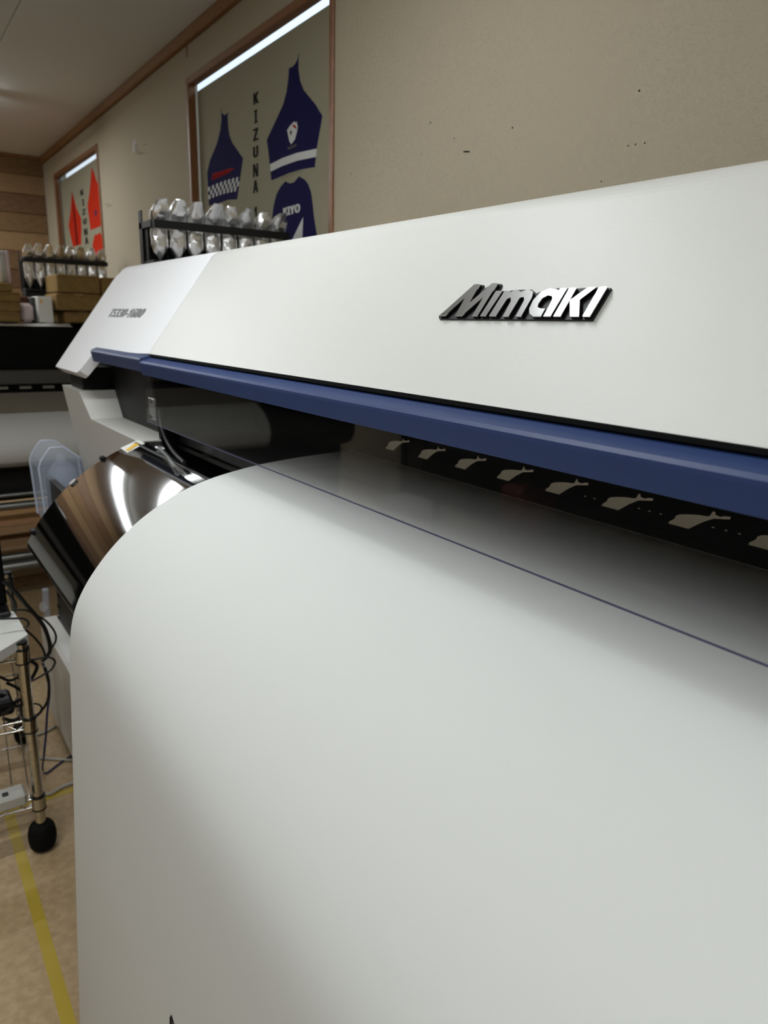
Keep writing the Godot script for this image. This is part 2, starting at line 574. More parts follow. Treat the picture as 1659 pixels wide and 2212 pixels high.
func build_windows() -> void:
	var top := EYE.y + 0.982
	var bot := EYE.y - 0.05
	var spans := [[-3.305, -2.085], [-6.035, -4.795]]
	for i in 2:
		var xa: float = spans[i][0]
		var xb: float = spans[i][1]
		var w := Node3D.new()
		w.name = "window_%d" % (i + 1)
		add_child(w)
		structure(w)
		w.position = Vector3((xa + xb) * 0.5, bot, WALL_Z)
		var f := 0.024
		var zf := WALL_Z + 0.008
		var zb := WALL_Z - 0.028
		var zo := WALL_Z - 0.13
		frame_member(Vector3(xa, bot, zf), Vector3(xa + f, top, zb), w, "jamb")
		frame_member(Vector3(xb - f, bot, zf), Vector3(xb, top, zb), w, "jamb")
		frame_member(Vector3(xa + f, top - 0.029, zf), Vector3(xb - f, top, zb), w, "head")
		frame_member(Vector3(xa + f, bot, zf + 0.02), Vector3(xb - f, bot + f, zb), w, "sill")
		# sash and glass behind the banner
		place(box(Vector3(xa - 0.215, bot, zo + 0.03), Vector3(xa - 0.18, top + 0.099, zo + 0.05), 0.002), "sash_stile", M.steel, w)
		place(box(Vector3(xb + 0.18, bot, zo + 0.03), Vector3(xb + 0.215, top + 0.099, zo + 0.05), 0.002), "sash_stile", M.steel, w)
		place(box(Vector3(xa - 0.18, bot, zo + 0.03), Vector3(xb + 0.18, bot + 0.05, zo + 0.05), 0.002), "sash_rail", M.steel, w)
		place(box(Vector3(xa - 0.18, bot + 0.05, zo + 0.038), Vector3(xb + 0.18, top + 0.099, zo + 0.042)), "glass_pane", M.glass, w)
	banner_one()
	banner_two()

const BANNER_Z := -1.276

func zpoly(zoom: Array, o: Vector2, s: float, z: float) -> Array:
	var out := []
	for k in range(0, zoom.size(), 2):
		out.append(onz(o.x + zoom[k] / s, o.y + zoom[k + 1] / s, z))
	return out

func print_poly(pts: Array, m: Material, parent: Node3D, called: String, layer: int) -> void:
	var out := []
	for p in pts:
		out.append(p + Vector3(0, 0, 0.0006 * layer))
	place(slab(out, Vector3(0, 0, -0.0005)), called, m, parent)

# heavier strokes: three copies of the lettering a little apart, joined into one mesh
func bold(tm: TextMesh, d: float) -> ArrayMesh:
	var st := SurfaceTool.new()
	for k in [-1.0, 0.0, 1.0]:
		for n in tm.get_surface_count():
			st.append_from(tm, n, Transform3D(Basis(), Vector3(d * k, 0, 0.0002 * k)))
	return st.commit()

func glyph(text: String, a: Vector3, b: Vector3, m: Material, parent: Node3D, called: String, lean := 0.0) -> void:
	# lettering fitted between the lower left corner a and the upper right corner b, in a plane facing +z
	var tm := TextMesh.new()
	var f := SystemFont.new()
	f.font_names = PackedStringArray(["Droid Sans"])
	f.font_weight = 700
	tm.font = f
	tm.text = text
	tm.font_size = 48
	tm.pixel_size = 0.01
	tm.depth = 0.02
	var bb := tm.get_aabb()
	var o := place(bold(tm, 0.022), called, m, parent)
	var s := Vector3((b.x - a.x) / bb.size.x, (b.y - a.y) / bb.size.y, 0.02)
	var bs := Basis(Vector3(s.x, lean * s.x, 0), Vector3(0, s.y, 0), Vector3(0, 0, s.z))
	o.transform = Transform3D(bs, a - bs * bb.position - world_of(parent))

func banner_one() -> void:
	var z := BANNER_Z
	var top := EYE.y + 0.934
	var bot := EYE.y - 0.02
	var x0 := -3.2795
	var x1 := -2.112
	var t := thing("printed_banner", "beige cloth banner with navy jersey panels hanging in the window", "banner", Vector3((x0 + x1) * 0.5, bot, z))
	place(box(Vector3(x0, bot, z - 0.002), Vector3(x1, top, z)), "cloth", M.banner, t)
	place(tube([Vector3(x0 - 0.002, top, z - 0.006), Vector3(x1 + 0.002, top, z - 0.006)], 0.004, 8, false), "hanging_rod", M.steel, t)
	var o := Vector2(430, 220)
	var s := 8.508
	print_poly(zpoly([410, 130, 425, 215, 470, 245, 515, 220, 540, 185, 525, 260, 535, 450, 560, 620, 610, 750, 700, 880, 810, 1040, 760, 1370, 700, 1790, 540, 1800, 400, 1850, 185, 1910, 165, 1560, 150, 1310, 200, 1080, 330, 770, 390, 530, 415, 330], o, s, z), M.navy, t, "jersey_panel", 1)
	# checkered band
	var st := st_new()
	var A := Vector2(168, 1575)
	var B := Vector2(765, 1375)
	var C := Vector2(182, 1795)
	var D := Vector2(712, 1640)
	for r in 3:
		for c in 16:
			if (r + c) % 2 == 0:
				var q := []
				for uv in [[c, r], [c + 1, r], [c + 1, r + 1], [c, r + 1]]:
					var fu: float = uv[0] / 16.0
					var fv: float = uv[1] / 3.0
					var p := A.lerp(B, fu).lerp(C.lerp(D, fu), fv) + Vector2(0, -22.0 * sin(PI * fu))
					q.append(onz(o.x + p.x / s, o.y + p.y / s, z) + Vector3(0, 0, 0.0014))
				slab_into(st, q, Vector3(0, 0, -0.0005))
	place(fin(st), "checkered_band", M.print_white, t)
	# red slanted script, too blurred to read: slanted strokes
	st = st_new()
	for k in 15:
		var fu := k / 15.0
		var p := Vector2(235, 1445).lerp(Vector2(590, 1290), fu)
		var h := 120.0 - 45.0 * fu
		var w := 17.0
		var q := []
		for c in [[0, 0], [w, -6], [w + 22, -h - 8], [20, -h]]:
			q.append(onz(o.x + (p.x + c[0]) / s, o.y + (p.y + c[1]) / s, z) + Vector3(0, 0, 0.0014))
		slab_into(st, q, Vector3(0, 0, -0.0005))
	var bar := []
	for c in [[245, 1385], [640, 1215], [648, 1235], [250, 1412]]:
		bar.append(onz(o.x + c[0] / s, o.y + c[1] / s, z) + Vector3(0, 0, 0.0014))
	slab_into(st, bar, Vector3(0, 0, -0.0005))
	place(fin(st), "red_script", M.print_red, t)
	small_caption(t, Vector2(466, 449), Vector2(494, 438), 8, z)
	# big panel
	o = Vector2(570, 110)
	s = 7.627
	print_poly(zpoly([575, 30, 560, 130, 520, 210, 470, 265, 415, 285, 405, 450, 375, 680, 320, 880, 220, 1100, 50, 1465, 75, 1650, 125, 2135, 400, 2020, 620, 1950, 840, 1915, 870, 1620, 965, 1070, 850, 880, 660, 650, 600, 500, 570, 300, 572, 150], o, s, z), M.navy, t, "jersey_panel", 1)
	print_poly(zpoly([105, 1870, 300, 1770, 550, 1680, 875, 1610, 865, 1745, 550, 1810, 300, 1900, 115, 1990], o, s, z), M.print_white, t, "white_stripe", 2)
	print_poly(zpoly([388, 1310, 430, 1240, 505, 1160, 520, 1185, 545, 1165, 550, 1215, 562, 1230, 552, 1320, 530, 1400, 515, 1460, 455, 1540, 425, 1490], o, s, z), M.print_white, t, "card_emblem", 2)
	print_poly(zpoly([452, 1295, 468, 1340, 452, 1400, 436, 1345], o, s, z), M.print_black, t, "card_pip", 3)
	print_poly(zpoly([478, 1205, 500, 1230, 520, 1215, 540, 1260, 545, 1290, 500, 1262, 480, 1240], o, s, z), M.print_red, t, "card_pip", 3)
	small_caption(t, Vector2(623, 321), Vector2(640, 314), 7, z, 0.0014)
	small_caption(t, Vector2(610, 385), Vector2(651, 370), 9, z)
	# round-necked jersey body
	o = Vector2(570, 370)
	s = 11.06
	print_poly(zpoly([520, 235, 570, 272, 640, 287, 720, 262, 790, 185, 840, 120, 980, 200, 1060, 310, 1130, 500, 1170, 800, 1200, 1100, 1270, 1540, 1330, 1800, 190, 1800, 200, 1100, 230, 850, 300, 560, 400, 370], o, s, z), M.navy, t, "jersey_panel", 1)
	print_poly(zpoly([942, 1100, 600, 1800, 918, 1800], o, s, z), M.print_white, t, "white_stripe", 2)
	glyph("KIYO", onz(612.5, 467.5, z + 0.0008), onz(647.5, 441.0, z + 0.0008), M.print_white, t, "chest_lettering", 0.02)
	var letters := ["K", "I", "Z", "U", "N", "A", "1"]
	var ys := [[197, 227], [236, 267], [275, 306], [314, 342], [352, 384], [388, 418], [446, 474]]
	for k in letters.size():
		var half := 2.4 if letters[k] in ["I", "1"] else 4.6
		glyph(letters[k], onz(553.0 - half - (k * 0.2), ys[k][1], z + 0.0004), onz(553.0 + half - (k * 0.2), ys[k][0], z + 0.0004), M.print_black, t, "letter")

func small_caption(parent: Node3D, a: Vector2, b: Vector2, n: int, z: float, lift := 0.0006) -> void:
	var st := st_new()
	for k in n:
		var p := a.lerp(b, k / float(n - 1))
		for c in [[-1.2, -2.0, 1.2, -1.2], [-1.2, 0.6, 1.2, 1.4], [-0.4, -3.2, 0.5, 3.0]]:
			if (k + int(c[1])) % 3 == 0 and c[1] > -3.0:
				continue
			slab_into(st, [onz(p.x + c[0], p.y + c[3], z) + Vector3(0, 0, lift), onz(p.x + c[2], p.y + c[3] - 0.3, z) + Vector3(0, 0, lift), onz(p.x + c[2], p.y + c[1] - 0.3, z) + Vector3(0, 0, lift), onz(p.x + c[0], p.y + c[1], z) + Vector3(0, 0, lift)], Vector3(0, 0, -0.0004))
	place(fin(st), "small_caption", M.print_grey, parent)

func banner_two() -> void:
	var z := BANNER_Z
	var top := EYE.y + 0.934
	var bot := EYE.y - 0.02
	var x0 := -6.0095
	var x1 := -4.822
	var t := thing("printed_banner", "beige cloth banner with orange jersey panels hanging in the window near the wooden wall", "banner", Vector3((x0 + x1) * 0.5, bot, z))
	place(box(Vector3(x0, bot, z - 0.002), Vector3(x1, top, z)), "cloth", M.banner, t)
	place(tube([Vector3(x0 - 0.002, top, z - 0.006), Vector3(x1 + 0.002, top, z - 0.006)], 0.004, 8, false), "hanging_rod", M.steel, t)
	var o := Vector2(120, 380)
	var s := 12.29
	print_poly(zpoly([430, 400, 462, 500, 560, 870, 680, 1130, 690, 1400, 680, 1830, 560, 1850, 470, 1890, 400, 1600, 350, 1320, 400, 950, 418, 700], o, s, z), M.print_orange, t, "jersey_panel", 1)
	print_poly(zpoly([432, 405, 460, 540, 540, 1150, 610, 1825, 555, 1850, 480, 1000], o, s, z), M.print_dark_red, t, "dark_stripe", 2)
	print_poly([onz(198, 361, z), onz(203, 372, z), onz(209, 392, z), onz(215, 403, z), onz(219, 488, z), onz(196, 497, z), onz(189, 445, z), onz(193, 420, z), onz(195.5, 395, z)], M.print_orange, t, "jersey_panel", 1)
	print_poly(zpoly([1065, 870, 1105, 980, 1070, 1100, 1035, 990], o, s, z), M.print_violet, t, "emblem", 2)
	print_poly(zpoly([1040, 1560, 1110, 1560, 1175, 1500, 1235, 1600, 1290, 2150, 980, 2150, 990, 1800], o, s, z), M.print_orange, t, "jersey_panel", 1)
	print_poly(zpoly([1100, 2050, 1260, 2000, 1285, 2150, 1100, 2150], o, s, z), M.print_dark_red, t, "dark_stripe", 2)
	print_poly(zpoly([680, 1940, 730, 2100, 760, 2200, 560, 2200], o, s, z), M.print_orange, t, "jersey_panel", 1)
	var letters := ["K", "I", "Z", "U", "N", "A"]
	var ys := [[345, 530, 705], [605, 800, 735], [860, 1050, 757], [1115, 1300, 782], [1380, 1590, 802], [1610, 1820, 825]]
	for k in letters.size():
		var half := 1.3 if letters[k] == "I" else 2.6
		var cx: float = o.x + ys[k][2] / s
		glyph(letters[k], onz(cx - half, o.y + ys[k][1] / s, z + 0.0004), onz(cx + half, o.y + ys[k][0] / s, z + 0.0004), M.print_black, t, "letter")

# ------------------------------------------------------------------ the white printer
const X_END := -2.505
const X_SEAM := -1.716
const X_RIGHT := 1.15

func rel(y: float, z: float) -> Vector2:
	return Vector2(y, z)

func cover_profile(thick: float) -> Array:
	# outside of the sloping lid from its lower lip over the rounded ridge to the rear, then back inside
	var p := [rel(-0.081, -0.5265)]
	var c := Vector2(0.107, -0.7265)   # centre of the rounded ridge
	var r := 0.0515
	for k in 9:
		var a := lerpf(deg_to_rad(54.0), 0.0, k / 8.0)
		p.append(rel(c.x + r * cos(a), c.y + r * sin(a)))
	p.append(rel(c.x + r, -0.83))
	p.append(rel(c.x + r - 0.02, -0.84))
	p.append(rel(0.02, -0.84))
	p.append(rel(0.02, -0.84 + thick))
	p.append(rel(c.x + r - thick, -0.84 + thick))
	p.append(rel(c.x + r - thick, -0.745))
	p.append(rel(0.10, -0.69))
	p.append(rel(-0.081 - thick * 0.5, -0.5265 - thick * 0.9))
	return p

func build_printer() -> void:
	var t := thing("inkjet_printer", "large white inkjet printer with a blue edge and a metal name badge", "printer", Vector3(-0.7, 0.0, -0.75))
	# lid: the long sloping cover, and the end cover left of the seam
	place(sweep_x(cover_profile(0.016), X_SEAM + 0.003, X_RIGHT), "front_cover", M.cover, t)
	place(sweep_x([rel(-0.0822, -0.5268), rel(-0.0905, -0.5425), rel(-0.0955, -0.5410), rel(-0.0862, -0.5262)], X_SEAM + 0.003, X_RIGHT), "lip_shadow_strip", M.inner_black, t)  # added black strip: the soft shadow under the lid's lip, put in as colour
	end_cover(t)
	# blue grip rail
	var rail := [rel(-0.088, -0.5335), rel(-0.0965, -0.5045), rel(-0.1005, -0.5015), rel(-0.1045, -0.5015), rel(-0.1275, -0.5055), rel(-0.1285, -0.509), rel(-0.1275, -0.535)]
	place(sweep_x(rail, -1.706, X_RIGHT), "blue_rail", M.blue, t)
	var st := st_new()
	var dy := 0.006
	var L := []
	var R := []
	for p in rail:
		L.append(Vector3(-2.19 + (0.5335 + p.y) * 0.9 + (p.x + 0.0965) * -0.4, p.x + dy + EYE.y, p.y))
		R.append(Vector3(-1.7085, p.x + dy + EYE.y, p.y))
	for i in L.size():
		var j := (i + 1) % L.size()
		quad(st, L[i], L[j], R[j], R[i])
	for k in range(1, L.size() - 1):
		tri(st, L[0], L[k + 1], L[k])
		tri(st, R[0], R[k], R[k + 1])
	place(fin(st), "blue_rail", M.blue_cap, t)
	# window pane of clear plastic with its holder
	var pane := place(box(Vector3(-1.715, EYE.y - 0.237, -0.5155), Vector3(X_RIGHT, EYE.y - 0.127, -0.5125)), "clear_window", M.pane, t)
	place(box(Vector3(-1.715, EYE.y - 0.2378, -0.5155), Vector3(X_RIGHT, EYE.y - 0.237, -0.5125)), "cut_edge", M.cut_edge, pane)
	place(box(onz(320, 858, -0.518), onz(336, 909, -0.518) + Vector3(0, 0, -0.002), 0.001), "pane_bracket", M.clear_plastic, pane)
	for v in [866, 899]:
		var c := onz(327, v, -0.5125)
		place(tube([c, c + Vector3(0, 0, 0.003)], 0.0055, 12, false), "screw", M.steel, pane)
	# dark recessed panel between the end cover and the lower body
	place(box(Vector3(-2.47, EYE.y - 0.30, -0.59), Vector3(-1.745, EYE.y - 0.06, -0.61)), "side_panel", M.dark_panel, t)
	place(box(Vector3(-2.46, EYE.y - 0.225, -0.505), Vector3(-2.30, EYE.y - 0.15, -0.60), 0.004), "spacer_block", M.black, t)
	# interior: black side, ceiling, beam and platen
	place(sweep_x([rel(-0.33, -0.56), rel(-0.12, -0.54), rel(0.0, -0.63), rel(0.0, -0.86), rel(-0.33, -0.86)], -1.765, -1.745), "inner_side", M.inner_black, t)
	place(box(Vector3(X_RIGHT - 0.03, EYE.y - 0.33, -0.53), Vector3(X_RIGHT, EYE.y + 0.08, -0.9)), "inner_side", M.white_plastic, t)
	place(box(Vector3(-1.745, EYE.y - 0.09, -0.545), Vector3(X_RIGHT - 0.03, EYE.y - 0.08, -0.825)), "inner_roof", M.inner_black, t)
	var beam := place(box(Vector3(-1.745, EYE.y - 0.207, -0.80), Vector3(X_RIGHT - 0.03, EYE.y - 0.092, -0.806)), "carriage_beam", M.inner_black, t)
	place(box(Vector3(-1.745, EYE.y - 0.2588, -0.80), Vector3(X_RIGHT - 0.03, EYE.y - 0.2365, -0.803)), "nip_bar", M.inner_black, t)
	place(box(Vector3(-1.745, EYE.y - 0.277, -0.80), Vector3(-1.285, EYE.y - 0.25, -0.81)), "rail_plate", M.inner_black, t)
	place(tube([Vector3(-1.74, EYE.y - 0.12, -0.74), Vector3(X_RIGHT - 0.04, EYE.y - 0.12, -0.74)], 0.012, 12, false), "guide_shaft", M.black, t)
	place(box(Vector3(-1.745, EYE.y - 0.30, -0.60), Vector3(X_RIGHT - 0.03, EYE.y - 0.276, -0.84), 0.003), "platen", M.dark_panel, t)
	# pinch-roller arms between the see-through openings
	var cut := [[-1.034 + 1.04, -0.229], [-1.014 + 1.04, -0.218], [-1.0 + 1.04, -0.215], [-0.986 + 1.04, -0.2135], [-0.982 + 1.04, -0.208], [-0.978 + 1.04, -0.211], [-0.968 + 1.04, -0.2115], [-0.961 + 1.04, -0.2085], [-0.9595 + 1.04, -0.2125], [-0.983 + 1.04, -0.217], [-0.994 + 1.04, -0.223], [-1.011 + 1.04, -0.236], [0.0, -0.236]]
	# arm outline = pitch strip minus the opening: right edge of this opening to the left edge of the next
	var pitch := 0.1047
	for k in range(-7, 18):
		var x := -1.04 + pitch * k
		if k < -1 and x < -1.75:
			continue
		if x + pitch > X_RIGHT - 0.05:
			break
		var right := [[0.0, -0.236], [-0.001, -0.2345], [0.006, -0.229], [0.008, -0.2245], [0.014, -0.221], [0.026, -0.218], [0.040, -0.2155], [0.052, -0.2145], [0.056, -0.207]]
		var left := [[0.0605, -0.207], [0.0615, -0.2105], [0.068, -0.2115], [0.072, -0.2095], [0.0805, -0.2085], [0.0795, -0.2125], [0.058, -0.2165], [0.046, -0.2235], [0.029, -0.236]]
		var pts := []
		for q in left:
			pts.append(Vector3(x - pitch + q[0], EYE.y + q[1], -0.80))
		for q in right:
			pts.append(Vector3(x + q[0], EYE.y + q[1], -0.80))
		if k == -1 or k < -1:
			# before the first opening the beam is closed
			if k < -1:
				place(box(Vector3(x - pitch, EYE.y - 0.236, -0.80), Vector3(x + 0.0, EYE.y - 0.207, -0.81)), "beam_plate", M.inner_black, beam)
				continue
			pts = [Vector3(x - pitch, EYE.y - 0.207, -0.80), Vector3(x - pitch, EYE.y - 0.236, -0.80)]
			for q in right:
				pts.append(Vector3(x + q[0], EYE.y + q[1], -0.80))
		place(slab(pts, Vector3(0, 0, -0.004)), "pinch_roller_arm", M.inner_black, beam)
	for q in [[1265, 1072], [1285, 1077], [1404, 1104], [1428, 1110], [1381, 1098], [1541, 1139], [1569, 1146], [1598, 1153]]:
		var c := onz(q[0], q[1], -0.7985)
		place(box(c + Vector3(-0.0016, -0.0007, 0), c + Vector3(0.0016, 0.0007, 0.001)), "pinch_spring_end", M.sticker_white, beam)
	# lower body: front face with a raised left end, leaning back as it goes down
	var zt := -0.487
	var body := []
	for q in [[X_END, -0.2145], [-2.275, -0.2145], [-2.205, -0.2895], [-1.752, -0.2895], [-1.752, -0.53], [X_END, -0.53]]:
		body.append(Vector3(q[0], EYE.y + q[1], zt + (q[1] + 0.2145) * 0.16))
	var bst := st_new()
	slab_into(bst, body, Vector3(0.0, 0.0, -0.11))
	place(fin(bst), "lower_body", M.white_plastic, t)
	place(box(Vector3(X_END, 0.92, -0.62), Vector3(-1.752, EYE.y - 0.06, -1.18), 0.004), "rear_housing", M.white_plastic, t)
	place(box(Vector3(-1.752, 0.70, -0.60), Vector3(X_RIGHT - 0.03, EYE.y - 0.34, -0.84), 0.004), "rear_housing", M.white_plastic, t)
	heater_cover(t)
	# hanging ink bottle holder of milky plastic at the left end
	st = st_new()
	var tp := [[-0.40, -0.66], [-0.392, -0.475], [-0.40, -0.452], [-0.43, -0.412], [-0.47, -0.412], [-0.515, -0.447], [-0.545, -0.482], [-0.56, -0.66]]
	var ring := []
	for q in tp:
		ring.append(Vector3(-2.512, EYE.y + q[1] * 1.01, q[0] * 1.01))
	slab_into(st, ring, Vector3(-0.16, 0, 0))
	var tank := place(fin(st), "ink_bottle_cover", M.tank, t)
	for rx in [-2.512, -2.672]:
		var rim := []
		for p in ring:
			rim.append(Vector3(rx, p.y, p.z))
		place(tube(rim, 0.0035, 6, false), "rim", M.tank_rim, tank)
	place(lathe([Vector2(0.0, -0.17), Vector2(0.045, -0.17), Vector2(0.045, -0.02), Vector2(0.03, 0.005), Vector2(0.016, 0.015), Vector2(0.016, 0.04), Vector2(0.0, 0.04)], Vector3(-2.59, EYE.y - 0.49, -0.48), 16), "bottle", M.tank, tank)
	# leg housing at the floor, its black bracket, tubing clip and castors
	var leg := place(box(Vector3(-2.648, 0.05, -0.372), Vector3(-1.95, 0.41, -1.0), 0.012), "leg_housing", M.white_plastic, t)
	for cx in [-2.55, -2.05]:
		for cz in [-0.45, -0.92]:
			place(tube([Vector3(cx - 0.012, 0.026, cz), Vector3(cx + 0.012, 0.026, cz)], 0.026, 14, false), "castor", M.rubber, leg)
	var br := place(box(Vector3(-2.585, 0.41, -0.425), Vector3(-1.98, 0.93, -0.445), 0.002), "leg_bracket", M.dark_panel, t)
	for v in [1288, 1313, 1336, 1358, 1373]:
		var c := onz(127, v - 3, -0.4245)
		place(box(c + Vector3(-0.014, -0.004, 0), c + Vector3(0.014, 0.004, 0.003), 0.001), "slot", M.inner_black, br)
	place(box(Vector3(X_RIGHT - 0.6, 0.05, -0.40), Vector3(X_RIGHT - 0.1, 0.93, -0.95), 0.012), "leg_housing", M.white_plastic, t)
	var clip := onz(100, 1310, -0.41)
	place(tube([clip + Vector3(0, -0.09, 0), clip + Vector3(0.004, 0.03, 0), clip + Vector3(0.01, 0.07, 0)], 0.012, 10), "drain_tube", M.tank, t)
	place(tube([clip + Vector3(-0.012, 0.0, 0.01), clip + Vector3(0.02, 0.004, 0.012)], 0.015, 10, false), "tube_clamp", M.clear_plastic, t)
	logo(t)
	# cable running down inside the window
	place(tube([onz(333, 822, -0.56), onz(343, 870, -0.56), onz(352, 930, -0.53), onz(372, 972, -0.51), onz(398, 1000, -0.49)], 0.0045, 8), "cable", M.cable_black, t)

func end_cover(t: Node3D) -> void:
	# outline of the front face on the slope, thickened inwards
	var pts := [onslope(268, 566), onslope(258, 576), onslope(243, 597), onslope(120, 789), onslope(121, 792), onslope(167, 806), onslope(198, 759)]
	var x_end: float = X_END
	var f := []
	# left edge at x_end, down to the tip, up to the rail, along to the seam
	var yz := func(y: float) -> Vector3: return Vector3(0, y + EYE.y, (-0.8078 - y) / SLOPE)
	var add := func(x: float, y: float) -> void: f.append(yz.call(y) + Vector3(x, 0, 0))
	add.call(x_end, -0.152)
	add.call(x_end + 0.006, -0.157)
	add.call(-2.212, -0.157)
	add.call(-2.200, -0.150)
	add.call(-2.172, -0.098)
	add.call(-2.160, -0.088)
	add.call(-1.80, -0.084)
	add.call(X_SEAM, -0.081)
	add.call(X_SEAM, 0.1373)
	add.call(x_end + 0.03, 0.1373)
	add.call(x_end + 0.008, 0.128)
	add.call(x_end, 0.108)
	var n := Vector3(0, 1, SLOPE).normalized()
	var o := place(slab(f, -n * 0.028), "end_cover", M.cap, t)
	# rounded ridge and top of the end section
	var c := Vector2(0.107, -0.7265)
	var r := 0.0515
	var prof := []
	for k in 9:
		var a := lerpf(deg_to_rad(54.0), 0.0, k / 8.0)
		prof.append(rel(c.x + r * cos(a), c.y + r * sin(a)))
	prof.append(rel(c.x + r, -1.20))
	prof.append(rel(-0.05, -1.20))
	prof.append(rel(-0.05, -0.62))
	prof.append(rel(0.0, -0.60))
	prof.append(rel(0.12, -0.70))
	# rounded left edge: sections that shrink towards the end face
	var sec := []
	for k in 7:
		var an := PI * 0.5 * k / 6.0
		var inset := 0.026 * (1.0 - sin(an))
		var row := []
		for i in prof.size():
			var q: Vector2 = prof[i]
			if i <= 8:
				q = c + (q - c) * (r - inset) / r
			elif i == 9:
				q = q + Vector2(-inset, 0)
			row.append(Vector3(x_end + 0.026 * (1.0 - cos(an)), q.x + EYE.y, q.y))
		sec.append(row)
	var last := []
	for q in prof:
		last.append(Vector3(X_SEAM, q.x + EYE.y, q.y))
	sec.append(last)
	var et := st_new()
	for i in sec.size() - 1:
		for k in prof.size():
			var k2 := (k + 1) % prof.size()
			et.set_smooth_group(0 if k < 9 else -1)
			quad(et, sec[i][k], sec[i][k2], sec[i + 1][k2], sec[i + 1][k])
	et.set_smooth_group(-1)
	for k in range(1, prof.size() - 1):
		tri(et, sec[0][0], sec[0][k + 1], sec[0][k])
	place(fin(et), "end_top", M.cap, o)
	# shell behind the slope
	place(sweep_x([rel(0.12, -0.69), rel(-0.06, -0.565), rel(-0.075, -0.60), rel(-0.06, -0.72), rel(0.12, -0.72)], x_end + 0.012, X_SEAM + 0.006), "end_shell", M.black, o)
	# model name
	var tm := TextMesh.new()
	var sf := SystemFont.new()
	sf.font_names = PackedStringArray(["Droid Sans"])
	sf.font_weight = 700
	tm.font = sf
	tm.text = "TS330-1600"
	tm.font_size = 48
	tm.pixel_size = 0.01
	tm.depth = 0.02
	var bb := tm.get_aabb()
	var a0 := onslope(231, 684.5, 0.0006)
	var a1 := onslope(299, 691, 0.0006)
	var upv := Vector3(0, SLOPE, -1).normalized()
	var sx := (a1.x - a0.x) / bb.size.x
	var sy := 0.029 / bb.size.y
	var bs := Basis(Vector3(sx, 0, 0), upv * sy + Vector3(sy * 0.35, 0, 0), n * 0.02)
	var lt := place(bold(tm, 0.014), "model_name", M.lettering, o)
	lt.transform = Transform3D(bs, a0 - bs * bb.position - world_of(o))

